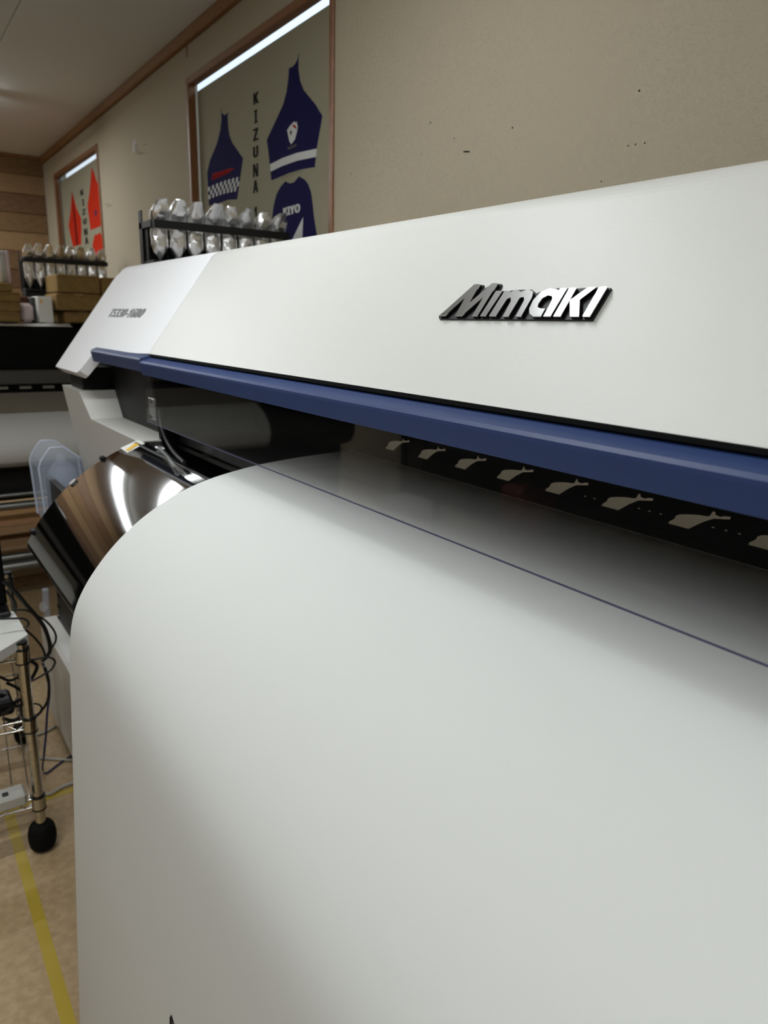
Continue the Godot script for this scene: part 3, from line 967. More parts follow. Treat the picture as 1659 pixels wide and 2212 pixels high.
func heater_cover(t: Node3D) -> void:
	# glossy black curved cover under the sheet: arc, bull nose and folded-back lower lip
	var c := Vector2(-0.716, -0.627)
	var r := 0.444
	var prof := []
	prof.append(rel(-0.318, -0.62))
	prof.append(rel(-0.2915, -0.575))
	prof.append(rel(-0.2905, -0.50))
	var a0 := atan2(0.125, 0.425)   # angle measured from straight up towards the front
	var a1 := 1.068
	for k in range(0, 25):
		var a := lerpf(atan2(-0.50 - c.y, -0.2915 - c.x), a1, k / 24.0)
		prof.append(rel(c.x + r * cos(a), c.y + r * sin(a)))
	var inner := []
	for k in range(prof.size() - 1, -1, -1):
		var p: Vector2 = prof[k]
		inner.append(p + (c - p).normalized() * 0.006)
	var st := st_new()
	st.set_smooth_group(0)
	var x0 := -1.753
	var x1 := 0.55
	for i in prof.size() - 1:
		var p: Vector2 = prof[i]
		var q: Vector2 = prof[i + 1]
		quad(st, Vector3(x0, p.x + EYE.y, p.y), Vector3(x0, q.x + EYE.y, q.y), Vector3(x1, q.x + EYE.y, q.y), Vector3(x1, p.x + EYE.y, p.y))
	st.set_smooth_group(-1)
	var m := inner.size()
	for i in m - 1:
		var p: Vector2 = inner[i]
		var q: Vector2 = inner[i + 1]
		quad(st, Vector3(x0, p.x + EYE.y, p.y), Vector3(x0, q.x + EYE.y, q.y), Vector3(x1, q.x + EYE.y, q.y), Vector3(x1, p.x + EYE.y, p.y))
		var op: Vector2 = prof[m - 1 - i]
		var oq: Vector2 = prof[m - 2 - i]
		for x in [x0, x1]:
			quad(st, Vector3(x, p.x + EYE.y, p.y), Vector3(x, op.x + EYE.y, op.y), Vector3(x, oq.x + EYE.y, oq.y), Vector3(x, q.x + EYE.y, q.y))
	var o := place(fin(st), "curved_cover", M.gloss_black, t)
	# black nose trim along the lower edge, then the rolled lip and the rail behind it
	place(sweep_x([rel(-0.4985, -0.2410), rel(-0.5045, -0.2378), rel(-0.5120, -0.2368), rel(-0.5200, -0.2395), rel(-0.5300, -0.2500), rel(-0.5450, -0.2700), rel(-0.5380, -0.2780), rel(-0.5000, -0.2620)], x0, x1), "nose_trim", M.gloss_trim, o)
	place(tube([Vector3(x0, EYE.y - 0.556, -0.272), Vector3(x1, EYE.y - 0.556, -0.272)], 0.012, 12, false), "lower_lip", M.gloss_black, o)
	place(box(Vector3(x0, EYE.y - 0.585, -0.285), Vector3(x1, EYE.y - 0.565, -0.31), 0.003), "lip_rail", M.steel, o)
	place(box(Vector3(x0 + 0.01, EYE.y - 0.56, -0.36), Vector3(x1, EYE.y - 0.54, -0.60), 0.002), "tray", M.dark_panel, o)
	# ridge strip where the cover meets its upper part
	var st2 := st_new()
	for e in [[x0, x1]]:
		box_into(st2, Vector3(e[0], EYE.y - 0.2985, -0.490), Vector3(e[1], EYE.y - 0.2905, -0.498), 0.002)
	place(fin(st2), "ridge_strip", M.black, o)
	# warning sticker, edge clips and rivets
	var q := []
	for uv in [[260, 968], [275, 978], [313, 957], [298, 950]]:
		q.append(cover_point(uv[0], uv[1], 0.0012))
	var sk := place(slab(q, Vector3(0, -0.0006, -0.0003)), "warning_sticker", M.sticker_white, o)
	q = []
	for uv in [[271, 972], [277, 974], [302, 958], [292, 957]]:
		q.append(cover_point(uv[0], uv[1], 0.0022))
	place(slab(q, Vector3(0, -0.0005, -0.0003)), "warning_triangle", M.sticker_yellow, sk)
	for uv in [[221, 991], [71, 1149]]:
		var e := cover_point(uv[0], uv[1], 0.0)
		place(box(e + Vector3(-0.006, -0.004, -0.006), e + Vector3(0.012, 0.007, 0.006), 0.002), "edge_clip", M.black, o)
	var rv := cover_point(159, 1043, 0.0)
	var nn := Vector3(0, rv.y - EYE.y + 0.716, rv.z + 0.627).normalized()
	place(tube([rv, rv + nn * 0.004], 0.010, 14, false), "rivet", M.steel, o)
	# small clear clip on the flat upper part
	var cp := ony(345, 970, EYE.y - 0.288)
	place(tube([cp, ony(360, 985, EYE.y - 0.288), ony(375, 1005, EYE.y - 0.288)], 0.004, 8), "clear_clip", M.clear_plastic, o)
	place(box(cp + Vector3(-0.012, 0, -0.008), cp + Vector3(0.012, 0.006, 0.008), 0.002), "clear_clip", M.clear_plastic, o)

# pixel on the cover's arc
func cover_point(u: float, v: float, lift: float) -> Vector3:
	var d := ray(u, v)
	var r := 0.444 + lift
	var a := d.y * d.y + d.z * d.z
	var b := -(d.y * -0.716 + d.z * -0.627)
	var cc := 0.716 * 0.716 + 0.627 * 0.627 - r * r
	var disc := b * b - a * cc
	var s := (-b - sqrt(maxf(disc, 0.0))) / a
	return EYE + d * s

func logo(t: Node3D) -> void:
	var n := Vector3(0, 1, SLOPE).normalized()
	var zp := func(list: Array, lift: float) -> Array:
		var out := []
		for k in range(0, list.size(), 2):
			out.append(onslope(920.0 + list[k] / 3.95, 580.0 + list[k + 1] / 3.95, lift))
		return out
	var badge := place(slab(zp.call([112, 428, 110, 404, 420, 140, 492, 140, 470, 190, 566, 132, 645, 132, 622, 192, 690, 192, 790, 182, 905, 180, 945, 212, 1000, 185, 1075, 168, 1205, 168, 1300, 170, 1440, 160, 1580, 166, 1416, 438], 0.003), -n * 0.0035), "name_badge", M.black, t)
	var list := [
		[115, 402, 415, 133, 462, 133, 372, 292, 565, 125, 612, 125, 440, 404, 393, 404, 487, 247, 303, 403, 248, 403, 333, 250, 162, 402],
		[462, 404, 598, 190, 655, 190, 512, 404],
		[537, 405, 672, 190, 722, 188, 715, 205, 770, 178, 805, 195, 800, 203, 870, 176, 912, 195, 905, 245, 812, 408, 765, 408, 838, 270, 835, 242, 800, 250, 705, 408, 655, 408, 725, 275, 722, 245, 690, 262, 597, 405],
		[1148, 168, 1205, 168, 1062, 408, 1000, 408, 1078, 262, 1075, 236, 1045, 228, 995, 252, 960, 300, 952, 328, 975, 340, 1018, 342, 982, 408, 910, 408, 882, 380, 882, 340, 915, 268, 985, 192, 1060, 168, 1110, 172, 1130, 188],
		[1085, 408, 1225, 165, 1285, 165, 1148, 408],
		[1228, 270, 1385, 160, 1450, 160, 1312, 265, 1305, 408, 1228, 408],
		[1335, 408, 1480, 157, 1545, 157, 1395, 408],
	]
	for l in list:
		var face: Array = zp.call(l, 0.0075)
		place(slab(face, -n * 0.0012), "letter", M.silver, badge)
		var lower := []
		for p in face:
			lower.append(p - n * 0.0013)
		place(slab(lower, -n * 0.0045), "letter_side", M.inner_black, badge)

func build_paper() -> void:
	# one continuous sheet: out of the nip, over the curved cover, down towards the floor
	var y := [-0.2590, -0.2600, -0.263, -0.2665, -0.2705, -0.2795, -0.291, -0.305, -0.324, -0.345, -0.370, -0.393, -0.418, -0.441, -0.464, -0.482, -0.499, -0.532, -0.575, -0.620, -0.710, -0.82, -0.94, -1.15, -1.33, -1.425]
	var z := [-0.86, -0.78, -0.693, -0.645, -0.592, -0.536, -0.479, -0.437, -0.399, -0.363, -0.330, -0.305, -0.283, -0.2645, -0.249, -0.2395, -0.2315, -0.2245, -0.2205, -0.218, -0.213, -0.207, -0.2, -0.188, -0.178, -0.173]
	var c := []
	for i in y.size() - 1:
		var p0 := Vector2(y[maxi(i - 1, 0)], z[maxi(i - 1, 0)])
		var p1 := Vector2(y[i], z[i])
		var p2 := Vector2(y[i + 1], z[i + 1])
		var p3 := Vector2(y[mini(i + 2, y.size() - 1)], z[mini(i + 2, y.size() - 1)])
		for k in 4:
			c.append(p1.cubic_interpolate(p2, p0, p3, k / 4.0))
	c.append(Vector2(y[-1], z[-1]))
	# even steps, then gentle fairing so that the bend stays smooth like stiff paper
	var fair := [c[0]]
	var acc := 0.0
	for i in range(1, c.size()):
		var seg: float = c[i].distance_to(c[i - 1])
		var at := 0.012 - acc
		while at <= seg:
			fair.append(c[i - 1].lerp(c[i], at / seg))
			at += 0.012
		acc = seg - (at - 0.012)
	fair.append(c[-1])
	for pass_no in 14:
		var nx := fair.duplicate()
		for i in range(1, fair.size() - 1):
			nx[i] = fair[i] * 0.5 + (fair[i - 1] + fair[i + 1]) * 0.25
		fair = nx
	c = fair
	var x0 := -1.27
	var x1 := 0.34
	var st := st_new()
	st.set_smooth_group(0)
	for i in c.size() - 1:
		var p: Vector2 = c[i]
		var q: Vector2 = c[i + 1]
		quad(st, Vector3(x0, p.x + EYE.y, p.y), Vector3(x0, q.x + EYE.y, q.y), Vector3(x1, q.x + EYE.y, q.y), Vector3(x1, p.x + EYE.y, p.y))
	var t := thing("paper_sheet", "wide blank white paper sheet curving out of the white printer", "paper", Vector3(-0.465, 0.025, -0.173))
	place(fin(st), "sheet", M.paper, t)
	for mk in [[367.0, 2196.0, 369.0, 2196.0, 371.0, 2226.0, 366.5, 2226.0], [368.5, 2193.0, 370.0, 2192.5, 379.0, 2226.0, 376.0, 2226.0]]:
		var mp := []
		for k in range(0, 8, 2):
			var d0 := ray(mk[k], mk[k + 1])
			# the hanging part of the sheet is nearly a plane: z = -0.2 at 0.94 below the eye, -0.178 at 1.33 below
			var sc := (-0.2 + 0.0564 * -0.94 + 0.0006) / (d0.z + 0.0564 * d0.y)
			mp.append(EYE + d0 * sc)
		place(slab(mp, Vector3(0, 0, 0.0003)), "printed_mark", M.print_black, t)

# ------------------------------------------------------------------ ink packs
func pouch_mesh(seed_value: int, w: float, h: float) -> ArrayMesh:
	# crumpled silver pouch standing on its pointed end, its top folded forward (+x); origin at the tip
	var r := RandomNumberGenerator.new()
	r.seed = seed_value
	var rows := 13
	var seg := 12
	var st := st_new()
	var rings := []
	var twist := r.randf_range(-0.5, 0.5)
	var lean := r.randf_range(0.03, 0.07)
	var side := r.randf_range(-0.003, 0.006)
	for j in rows:
		var f := j / float(rows - 1)
		var half := w * 0.5
		var thick := w * 0.33
		if f < 0.24:
			half *= lerpf(0.05, 1.0, pow(f / 0.24, 0.9))
			thick *= lerpf(0.12, 1.0, f / 0.24)
		var up := maxf(0.0, (f - 0.62) / 0.38)
		half *= 1.0 + 0.10 * sin(up * PI)
		thick *= 1.0 + 0.55 * sin(up * PI)
		if f > 0.84:
			half *= lerpf(1.0, 0.55, (f - 0.84) / 0.16)
			thick *= lerpf(1.0, 0.22, (f - 0.84) / 0.16)
		var ring := []
		for k in seg:
			var a := TAU * (k + 0.5 * (j % 2)) / seg
			var cr := 1.0 + r.randf_range(-0.30, 0.14) * (1.0 if f > 0.1 else 0.3)
			var p := Vector3(cos(a) * thick * cr, f * h + r.randf_range(-0.022, 0.022) * h * (1.0 if j > 0 else 0.0), signf(sin(a)) * pow(absf(sin(a)), 0.7) * half * (1.0 + r.randf_range(-0.06, 0.03)))
			p = p.rotated(Vector3.UP, twist * up)
			ring.append(p + Vector3(lean * up * up, 0, side * up))
		rings.append(ring)
	for j in rows - 1:
		for k in seg:
			st.set_smooth_group(1 + (k / 3) if (j * 5 + k) % 4 != 0 else -1)
			var k2 := (k + 1) % seg
			if j % 2 == 0:
				tri(st, rings[j][k], rings[j + 1][k], rings[j][k2])
				tri(st, rings[j][k2], rings[j + 1][k], rings[j + 1][k2])
			else:
				tri(st, rings[j][k], rings[j + 1][k2], rings[j][k2])
				tri(st, rings[j][k], rings[j + 1][k], rings[j + 1][k2])
	st.set_smooth_group(-1)
	for k in range(1, seg - 1):
		tri(st, rings[-1][0], rings[-1][k + 1], rings[-1][k])
		tri(st, rings[0][0], rings[0][k], rings[0][k + 1])
	return fin(st)

var pouches := []

func ink_rack(x: float, z0: float, pitch: float, y_bar: float, y_base: float, y_tip: float, y_top: float, label: String, where: String) -> void:
	var t := thing("ink_pack_rack", label, "rack", Vector3(x - 0.03, y_base, z0 - pitch * 3.5))
	var zl := z0 + pitch * 0.62
	var zr := z0 - pitch * 7.45
	place(box(Vector3(x - 0.075, y_base, zl), Vector3(x - 0.06, y_bar + 0.012, zr), 0.002), "back_plate", M.black, t)
	place(box(Vector3(x - 0.075, y_base, zl), Vector3(x + 0.05, y_base + 0.012, zr), 0.002), "base_plate", M.black, t)
	for e in [zl, zr]:
		place(box(Vector3(x - 0.075, y_base, e - 0.002), Vector3(x - 0.045, y_bar + 0.045, e + 0.002), 0.001), "side_plate", M.black, t)
		place(box(Vector3(x - 0.075, y_bar - 0.010, e - 0.002), Vector3(x + 0.043, y_bar + 0.010, e + 0.002), 0.001), "side_arm", M.black, t)
	place(box(Vector3(x + 0.037, y_bar - 0.012, zl - 0.01), Vector3(x + 0.043, y_bar + 0.012, zr), 0.002), "front_bar", M.black, t)
	for k in 9:
		var zz := z0 + pitch * (0.5 - k)
		place(box(Vector3(x - 0.06, y_base + 0.012, zz - 0.0025), Vector3(x - 0.012, y_bar + 0.01, zz + 0.0025), 0.001), "divider", M.black, t)
	for k in 8:
		var o := MeshInstance3D.new()
		o.mesh = pouches[k]
		o.material_override = M.foil
		o.name = numbered("ink_pack")
		add_child(o)
		var h := (y_top - y_tip)
		o.position = Vector3(x + 0.002, y_tip, z0 - pitch * k)
		o.scale = Vector3(1, h / 0.17, pitch / 0.0574)
		tag(o, "silver foil ink pack standing in the black rack %s" % where, "ink pack", "ink packs %s" % where)

func build_ink_rack() -> void:
	for k in 8:
		pouches.append(pouch_mesh(300 + k, 0.054, 0.17))
	var top := EYE.y + 0.1585
	ink_rack(-2.35, -0.773, 0.0574, EYE.y + 0.275, top, top + 0.013, EYE.y + 0.345, "black ink pack rack standing on the white printer's rear end", "on the white printer")

# ------------------------------------------------------------------ the black printer across the room
func build_far_printer() -> void:
	var t := thing("inkjet_printer", "black inkjet printer with white paper standing before the wooden wall", "printer", Vector3(-4.4, 0.0, 0.1))
	var za := -1.17
	var zb := 1.38
	var e := EYE.y
	place(box(Vector3(-5.05, e - 0.27, za), Vector3(-4.02, e - 0.06, zb), 0.012), "hood", M.inner_black, t)
	place(box(Vector3(-4.4, e - 0.335, za), Vector3(-3.98, e - 0.266, zb), 0.006), "hood_lip", M.grey, t)
	place(box(Vector3(-4.6, e - 0.43, za), Vector3(-4.06, e - 0.335, zb)), "slot", M.inner_black, t)
	for k in 12:
		var z := za + 0.10 + 0.107 * k
		place(box(Vector3(-4.055, e - 0.362, z), Vector3(-4.045, e - 0.348, z + 0.055), 0.002), "pinch_roller", M.cable_white, t)
	# sheet over its heater
	place(sweep_guide(za, zb), "media_guide", M.guide_grey, t)
	var prof := [Vector2(-4.00, -0.470), Vector2(-3.95, -0.480), Vector2(-3.89, -0.497), Vector2(-3.84, -0.520), Vector2(-3.80, -0.550), Vector2(-3.77, -0.59), Vector2(-3.76, -0.63), Vector2(-3.775, -0.675), Vector2(-3.81, -0.71), Vector2(-3.86, -0.73)]
	var st := st_new()
	st.set_smooth_group(0)
	for i in prof.size() - 1:
		quad(st, Vector3(prof[i].x, prof[i].y + e, -1.08), Vector3(prof[i + 1].x, prof[i + 1].y + e, -1.08), Vector3(prof[i + 1].x, prof[i + 1].y + e, 0.80), Vector3(prof[i].x, prof[i].y + e, 0.80))
	tag(place(fin(st), "paper_sheet", M.paper), "white paper sheet curving out of the black printer", "paper")
	# heater the sheet lies on
	var hp := []
	for p in prof:
		hp.append(Vector2(p.x - 0.012, p.y - 0.012))
	st = st_new()
	var ring := []
	for p in hp:
		ring.append(Vector3(p.x, p.y + e, za))
	ring.append(Vector3(-4.30, e - 0.73, za))
	slab_into(st, ring, Vector3(0, 0, zb - za))
	place(fin(st), "heater_cover", M.black, t)
	place(box(Vector3(-4.9, e - 0.90, za), Vector3(-3.93, e - 0.735, zb), 0.006), "lower_body", M.black, t)
	place(box(Vector3(-5.05, e - 0.74, za), Vector3(-4.30, e - 0.26, zb), 0.006), "rear_body", M.black, t)
	for q in [[-3.90, -0.866, 0.012], [-3.86, -0.912, 0.020], [-3.92, -1.24, 0.028], [-3.95, -1.20, 0.02]]:
		place(tube([Vector3(q[0], e + q[1], za + 0.05), Vector3(q[0], e + q[1], zb - 0.05)], q[2], 14, false), "stand_tube", M.steel, t)
	for z in [za + 0.02, zb - 0.10]:
		place(box(Vector3(-4.85, 0.06, z), Vector3(-3.92, 0.56, z + 0.08), 0.008), "leg", M.black, t)
		for x in [-4.75, -4.0]:
			place(tube([Vector3(x, 0.03, z + 0.02), Vector3(x, 0.03, z + 0.06)], 0.03, 14, false), "castor", M.rubber, t)
	# wooden boards stored below it on the floor
	var xs := [-6.1, -5.83, -5.56, -5.3, -5.06, -4.82, -4.6, -4.37]
	for k in xs.size():
		var b := place(box(Vector3(xs[k], 0.0, -1.05), Vector3(xs[k] + 0.19, 0.035 + 0.02 * (k % 2), 0.9), 0.003), "wooden_board", M.planks[[2, 0, 3, 2, 0, 2, 3, 0][k]])
		tag(b, "long bare wooden board lying on the floor under the black printer", "board", "boards under the black printer")
	for k in 3:
		var x: float = [-5.2, -4.75, -5.7][k]
		var y: float = [0.12, 0.12, 0.12][k]

func sweep_guide(za: float, zb: float) -> ArrayMesh:
	var st := st_new()
	var e := EYE.y
	zb = 0.84
	slab_into(st, [Vector3(-4.07, e - 0.372, za), Vector3(-3.975, e - 0.466, za), Vector3(-3.985, e - 0.50, za), Vector3(-4.20, e - 0.50, za), Vector3(-4.20, e - 0.372, za)], Vector3(0, 0, zb - za))
	return fin(st)

func px_box(u0: float, v0: float, u1: float, v1: float, x: float, u_back: float) -> Array:
	# face towards +x given by pixels, depth from the pixel where its +z side ends
	var a := onx(u0, v1, x)
	var b := onx(u1, v0, x)
	var back := ray(u_back, (v0 + v1) * 0.5)
	var xb := a.z / (back.z / back.x)
	xb = clampf(xb, x - 0.9, x - 0.05)
	return [Vector3(xb, a.y, b.z), Vector3(x, b.y, a.z)]

func carton(lo: Vector3, hi: Vector3, label: String, group := "cartons on the black printer") -> void:
	var t := thing("cardboard_box", label, "box", Vector3((lo.x + hi.x) * 0.5, lo.y, (lo.z + hi.z) * 0.5), group)
	place(box(lo, hi, 0.006), "carton", M.card, t)
	place(box(Vector3(hi.x - 0.001, hi.y - 0.012, lo.z + 0.001), Vector3(hi.x + 0.0012, hi.y - 0.0105, hi.z - 0.001)), "lid_edge", M.brown_card, t)
	var zc := (lo.z + hi.z) * 0.5
	place(box(Vector3(lo.x + 0.002, hi.y - 0.02, zc - 0.02), Vector3(hi.x - 0.002, hi.y + 0.0006, zc + 0.02)), "parcel_tape", M.parcel_tape, t)

func build_far_stock() -> void:
	var top := EYE.y - 0.06
	ink_rack(-4.45, -0.748, 0.0540, EYE.y + 0.283, EYE.y + 0.121, EYE.y + 0.135, EYE.y + 0.362, "black ink pack rack standing on the black printer", "on the black printer")
	tag(place(box(Vector3(-4.53, top, -0.715), Vector3(-4.41, EYE.y + 0.1205, -1.15), 0.004), "rack_stand", M.black), "black box stand under the ink pack rack of the black printer", "stand")
	# crumpled white plastic sheet lying along the printer's top
	var st := st_new()
	var r := RandomNumberGenerator.new()
	r.seed = 8
	st.set_smooth_group(0)
	var grid := []
	for i in 9:
		var row := []
		for j in 26:
			row.append(Vector3(-4.36 + 0.041 * i, top + 0.003 + (0.020 if i < 8 else 0.002) * r.randf_range(0.2, 1.0), -0.86 + 0.05 * j))
		grid.append(row)
	for i in 8:
		for j in 25:
			quad(st, grid[i][j], grid[i + 1][j], grid[i + 1][j + 1], grid[i][j + 1])
	tag(place(fin(st), "plastic_sheet", M.white_plastic), "crumpled white plastic sheet lying on top of the black printer", "plastic sheet")
	var base := top + 0.022
	# stack of three cartons, upright edges from the photo
	var y3: float = onx(138, 671, -4.08).y
	var y2: float = onx(122, 632, -4.08).y
	var y1: float = onx(127, 590.5, -4.08).y
	var spans := [[138, 214, base, y3, "bottom"], [122, 206, y3, y2, "middle"], [127, 210, y2, y1, "top"]]
	for k in 3:
		var s: Array = spans[k]
		var zl: float = onx(s[0], 650, -4.08).z
		var zr: float = onx(215, 600, -4.08).z
		carton(Vector3(-4.08 - 0.30, s[2] + 0.001, zr), Vector3(-4.08 + [-0.015, 0.012, 0.0][k], s[3] - 0.003, zl), "flat brown carton, %s one of the stack of three on the black printer" % s[4], "")
	for k in 2:
		var zl2: float = onx(218, 600, -4.08).z
		carton(Vector3(-4.38, base + 0.001 + 0.118 * k, zl2 - 0.22), Vector3(-4.085, base + 0.117 + 0.118 * k, zl2), "brown carton %s beside the stack of three, behind the white printer" % ["lower", "upper"][k], "")
	# long flat cartons on the other side
	var lv := [[46, 689, 675], [45, 675, 654], [46, 654, 632], [29, 632, 611.5]]
	var prev_top := base
	for k in 4:
		var v: Array = lv[k]
		var ya: float = onx(v[0], v[1], -4.1).y
		var yb: float = onx(v[0], v[2], -4.1).y
		ya = base if k == 0 else prev_top + 0.001
		prev_top = yb
		var zr3: float = onx(v[0], v[1], -4.1).z
		carton(Vector3(-4.40, ya + 0.001, zr3), Vector3(-4.1, yb, zr3 + 0.42), "long flat carton, number %s from the bottom of the low stack by the pink bag" % ["one", "two", "three", "four"][k], "")
	# white paper tubes standing on the long cartons
	var yt: float = onx(20, 611.5, -4.1).y
	for k in 3:
		var c := onx([4, 12.5, 20][k], 611.5, -4.2)
		var tb := thing("paper_tube", ["white", "grey", "off-white"][k] + " cardboard tube standing upright on the low carton stack", "tube", Vector3(c.x, yt + 0.001, c.z), "tubes on the carton stack")
		place(lathe([Vector2(0.004, 0.0), Vector2(0.0105, 0.0), Vector2(0.0105, 0.155), Vector2(0.006, 0.156), Vector2(0.006, 0.02), Vector2(0.0, 0.02)], Vector3(c.x, yt + 0.001, c.z), 14), "tube_wall", [M.white_plastic, M.cable_white, M.pink_plastic][k], tb)
	# small things between the stacks
	var a := onx(47, 684, -4.15)
	var b := onx(71, 655, -4.15)
	st = st_new()
	box_into(st, Vector3(-4.27, base, a.z), Vector3(-4.15, b.y, b.z), 0.016)
	tag(place(fin(st), "plastic_bag", M.pink_plastic), "pale pink plastic bag between the carton stacks on the black printer", "bag")
	tag(place(box(Vector3(-4.36, base, a.z), Vector3(-4.28, onx(47, 640, -4.28).y, b.z), 0.004), "small_carton", M.brown_card), "small dark brown carton behind the pink plastic bag", "box")
	a = onx(72, 690, -4.2)
	b = onx(78, 642, -4.2)
	tag(place(box(Vector3(-4.36, base, a.z), Vector3(-4.2, b.y, b.z), 0.004), "grey_case", M.grey), "dark grey case beside the pink plastic bag", "case")
	a = onx(87, 700, -4.12)
	b = onx(112, 641, -4.12)
	var wb := thing("white_box", "narrow white box with a yellow sticker beside the carton stack", "box", Vector3(-4.2, base, a.z))
	place(box(Vector3(-4.30, base, a.z), Vector3(-4.12, b.y, b.z - 0.0), 0.003), "carton", M.sticker_white, wb)
	place(box(onx(87.5, 655, -4.119), onx(91, 647, -4.119) + Vector3(-0.001, 0, 0)), "sticker", M.sticker_yellow, wb)

# ------------------------------------------------------------------ wire cart
func build_cart() -> void:
	var P := Vector3(-1.945, 0.0, -0.224)
	var a := Vector3(-0.9964, 0, -0.085)
	var b := Vector3(-0.085, 0, 0.9964)
	var dep := 0.60
	var wid := 0.36
	var t := thing("wire_cart", "chrome wire cart on black castors beside the white printer", "cart", P + a * 0.3 + b * 0.18)
	var y_top := EYE.y - 0.826
	var posts := [P, P + b * wid, P + a * dep, P + a * dep + b * wid]
	var shelves := [EYE.y - 0.855, EYE.y - 1.055, EYE.y - 1.295]
	for p in posts:
		var po := place(tube([p + Vector3(0, 0.088, 0), p + Vector3(0, y_top, 0)], 0.0138, 20, false), "post", M.chrome, t)
		place(tube([p + Vector3(0, y_top, 0), p + Vector3(0, y_top + 0.006, 0)], 0.0148, 16, false), "end_cap", M.black, po)
		for k in 22:
			var yy := 0.11 + k * 0.0254
			if yy < y_top - 0.01:
				place(tube([p + Vector3(0, yy, 0), p + Vector3(0, yy + 0.0012, 0)], 0.0140, 14, false), "groove", M.steel, po)
		# castor: round black wheel cover
		var cs := []
		for k in 13:
			var an := PI * k / 12.0 - PI / 2
			cs.append(Vector2(0.037 * pow(maxf(cos(an), 0.0), 0.4), 0.043 + 0.042 * sin(an)))
		place(lathe(cs, p, 18), "castor", M.rubber, t)
	for s in shelves:
		for p in posts:
			var cl := place(tube([p + Vector3(0, s - 0.024, 0), p + Vector3(0, s + 0.014, 0)], 0.0180, 18, false), "collar", M.chrome, t)
			for e in [s - 0.024, s + 0.014]:
				place(tube([p + Vector3(0, e - 0.002, 0), p + Vector3(0, e + 0.002, 0)], 0.0188, 16, false), "collar_ring", M.black, cl)
		# rim wires, truss and deck wires
		var cor := [posts[0], posts[1], posts[3], posts[2]]
		for k in 4:
			var p: Vector3 = cor[k]
			var q: Vector3 = cor[(k + 1) % 4]
			for dy in [0.008, -0.017]:
				place(tube([p + Vector3(0, s + dy, 0), q + Vector3(0, s + dy, 0)], 0.0032, 8, false), "rim_wire", M.chrome, t)
			var zig := []
			var n := 12
			for i in n + 1:
				zig.append(p.lerp(q, i / float(n)) + Vector3(0, s + (0.007 if i % 2 == 0 else -0.016), 0))
			place(tube(zig, 0.0022, 6, false), "truss_wire", M.chrome, t)
		for k in 9:
			var f := (k + 0.5) / 9.0
			place(tube([P + b * wid * f + Vector3(0, s + 0.011, 0), P + b * wid * f + a * dep + Vector3(0, s + 0.011, 0)], 0.0018, 6, false), "deck_wire", M.chrome, t)
		place(tube([P + a * dep * 0.5 + Vector3(0, s + 0.006, 0), P + a * dep * 0.5 + b * wid + Vector3(0, s + 0.006, 0)], 0.0026, 6, false), "deck_wire", M.chrome, t)
	# white equipment box on the top shelf
	var yb := EYE.y - 0.815
	var q := []
	for uv in [[0, 1338], [30, 1321], [60, 1371], [20, 1395], [0, 1399]]:
		q.append(ony(uv[0], uv[1], yb))
	var out := [q[1], q[2], q[3], q[3] + (q[3] - q[2]) * 2.6, q[1] + (q[3] - q[2]) * 3.6]
	tag(place(slab(out, Vector3(0, -0.0265, 0)), "equipment_box", M.sticker_white), "flat white equipment box on the wire cart's top shelf", "box")
	# monitor stand on it
	var ms := thing("monitor_stand", "black monitor stand on the flat white box", "monitor", ony(10, 1330, yb))
	var m0 := ony(12, 1330, yb)
	place(box(m0 + Vector3(-0.14, 0.0, -0.012), m0 + Vector3(0.02, 0.016, 0.2), 0.004), "foot", M.black, ms)
	place(box(Vector3(m0.x - 0.09, m0.y + 0.016, onx(10, 1250, m0.x - 0.04).z), Vector3(m0.x - 0.04, m0.y + 0.21, m0.z + 0.14), 0.006), "column", M.inner_black, ms)
	# power strip on the bottom shelf
	var sh: float = shelves[2] + 0.0128
	var s0 := ony(62, 1722, sh + 0.02)
	var ps := thing("power_strip", "long white power strip on the wire cart's bottom shelf", "power strip", Vector3(s0.x, sh, s0.z))
	place(box(Vector3(s0.x - 0.055, sh, s0.z + 0.004), Vector3(s0.x + 0.005, sh + 0.036, s0.z + 0.30), 0.006), "housing", M.cable_white, ps)
	for k in 4:
		place(box(Vector3(s0.x - 0.03, sh + 0.0355, s0.z + 0.045 + 0.055 * k), Vector3(s0.x - 0.012, sh + 0.0368, s0.z + 0.06 + 0.055 * k)), "socket_slot", M.black, ps)
	# black adapters on the middle shelf
	var sm: float = shelves[1] + 0.0128
	for k in 2:
		var c := P + a * (0.085 + 0.14 * k) + b * (0.065 + 0.06 * k)
		var ad := thing("power_adapter", ["black power adapter near the cart post on the middle shelf", "blue-black power adapter deeper on the middle shelf of the wire cart"][k], "adapter", Vector3(c.x, sm, c.z))
		place(box(Vector3(c.x - 0.05, sm, c.z - 0.03), Vector3(c.x + 0.05, sm + 0.035, c.z + 0.03), 0.007), "case", [M.black, M.cable_blue][k], ad)
		place(tube([Vector3(c.x + 0.05, sm + 0.018, c.z), Vector3(c.x + 0.07, sm + 0.02, c.z), Vector3(c.x + 0.085, sm + 0.04, c.z - 0.02)], 0.004, 8), "lead", M.cable_black, ad)

func px_path(list: Array, x: float) -> Array:
	var out := []
	for k in range(0, list.size(), 2):
		out.append(onx(list[k], list[k + 1], x))
	return out

func cable(list: Array, x: float, r: float, m: Material, label: String) -> void:
	tag(place(tube(px_path(list, x), r, 8), "cable", m), label, "cable")

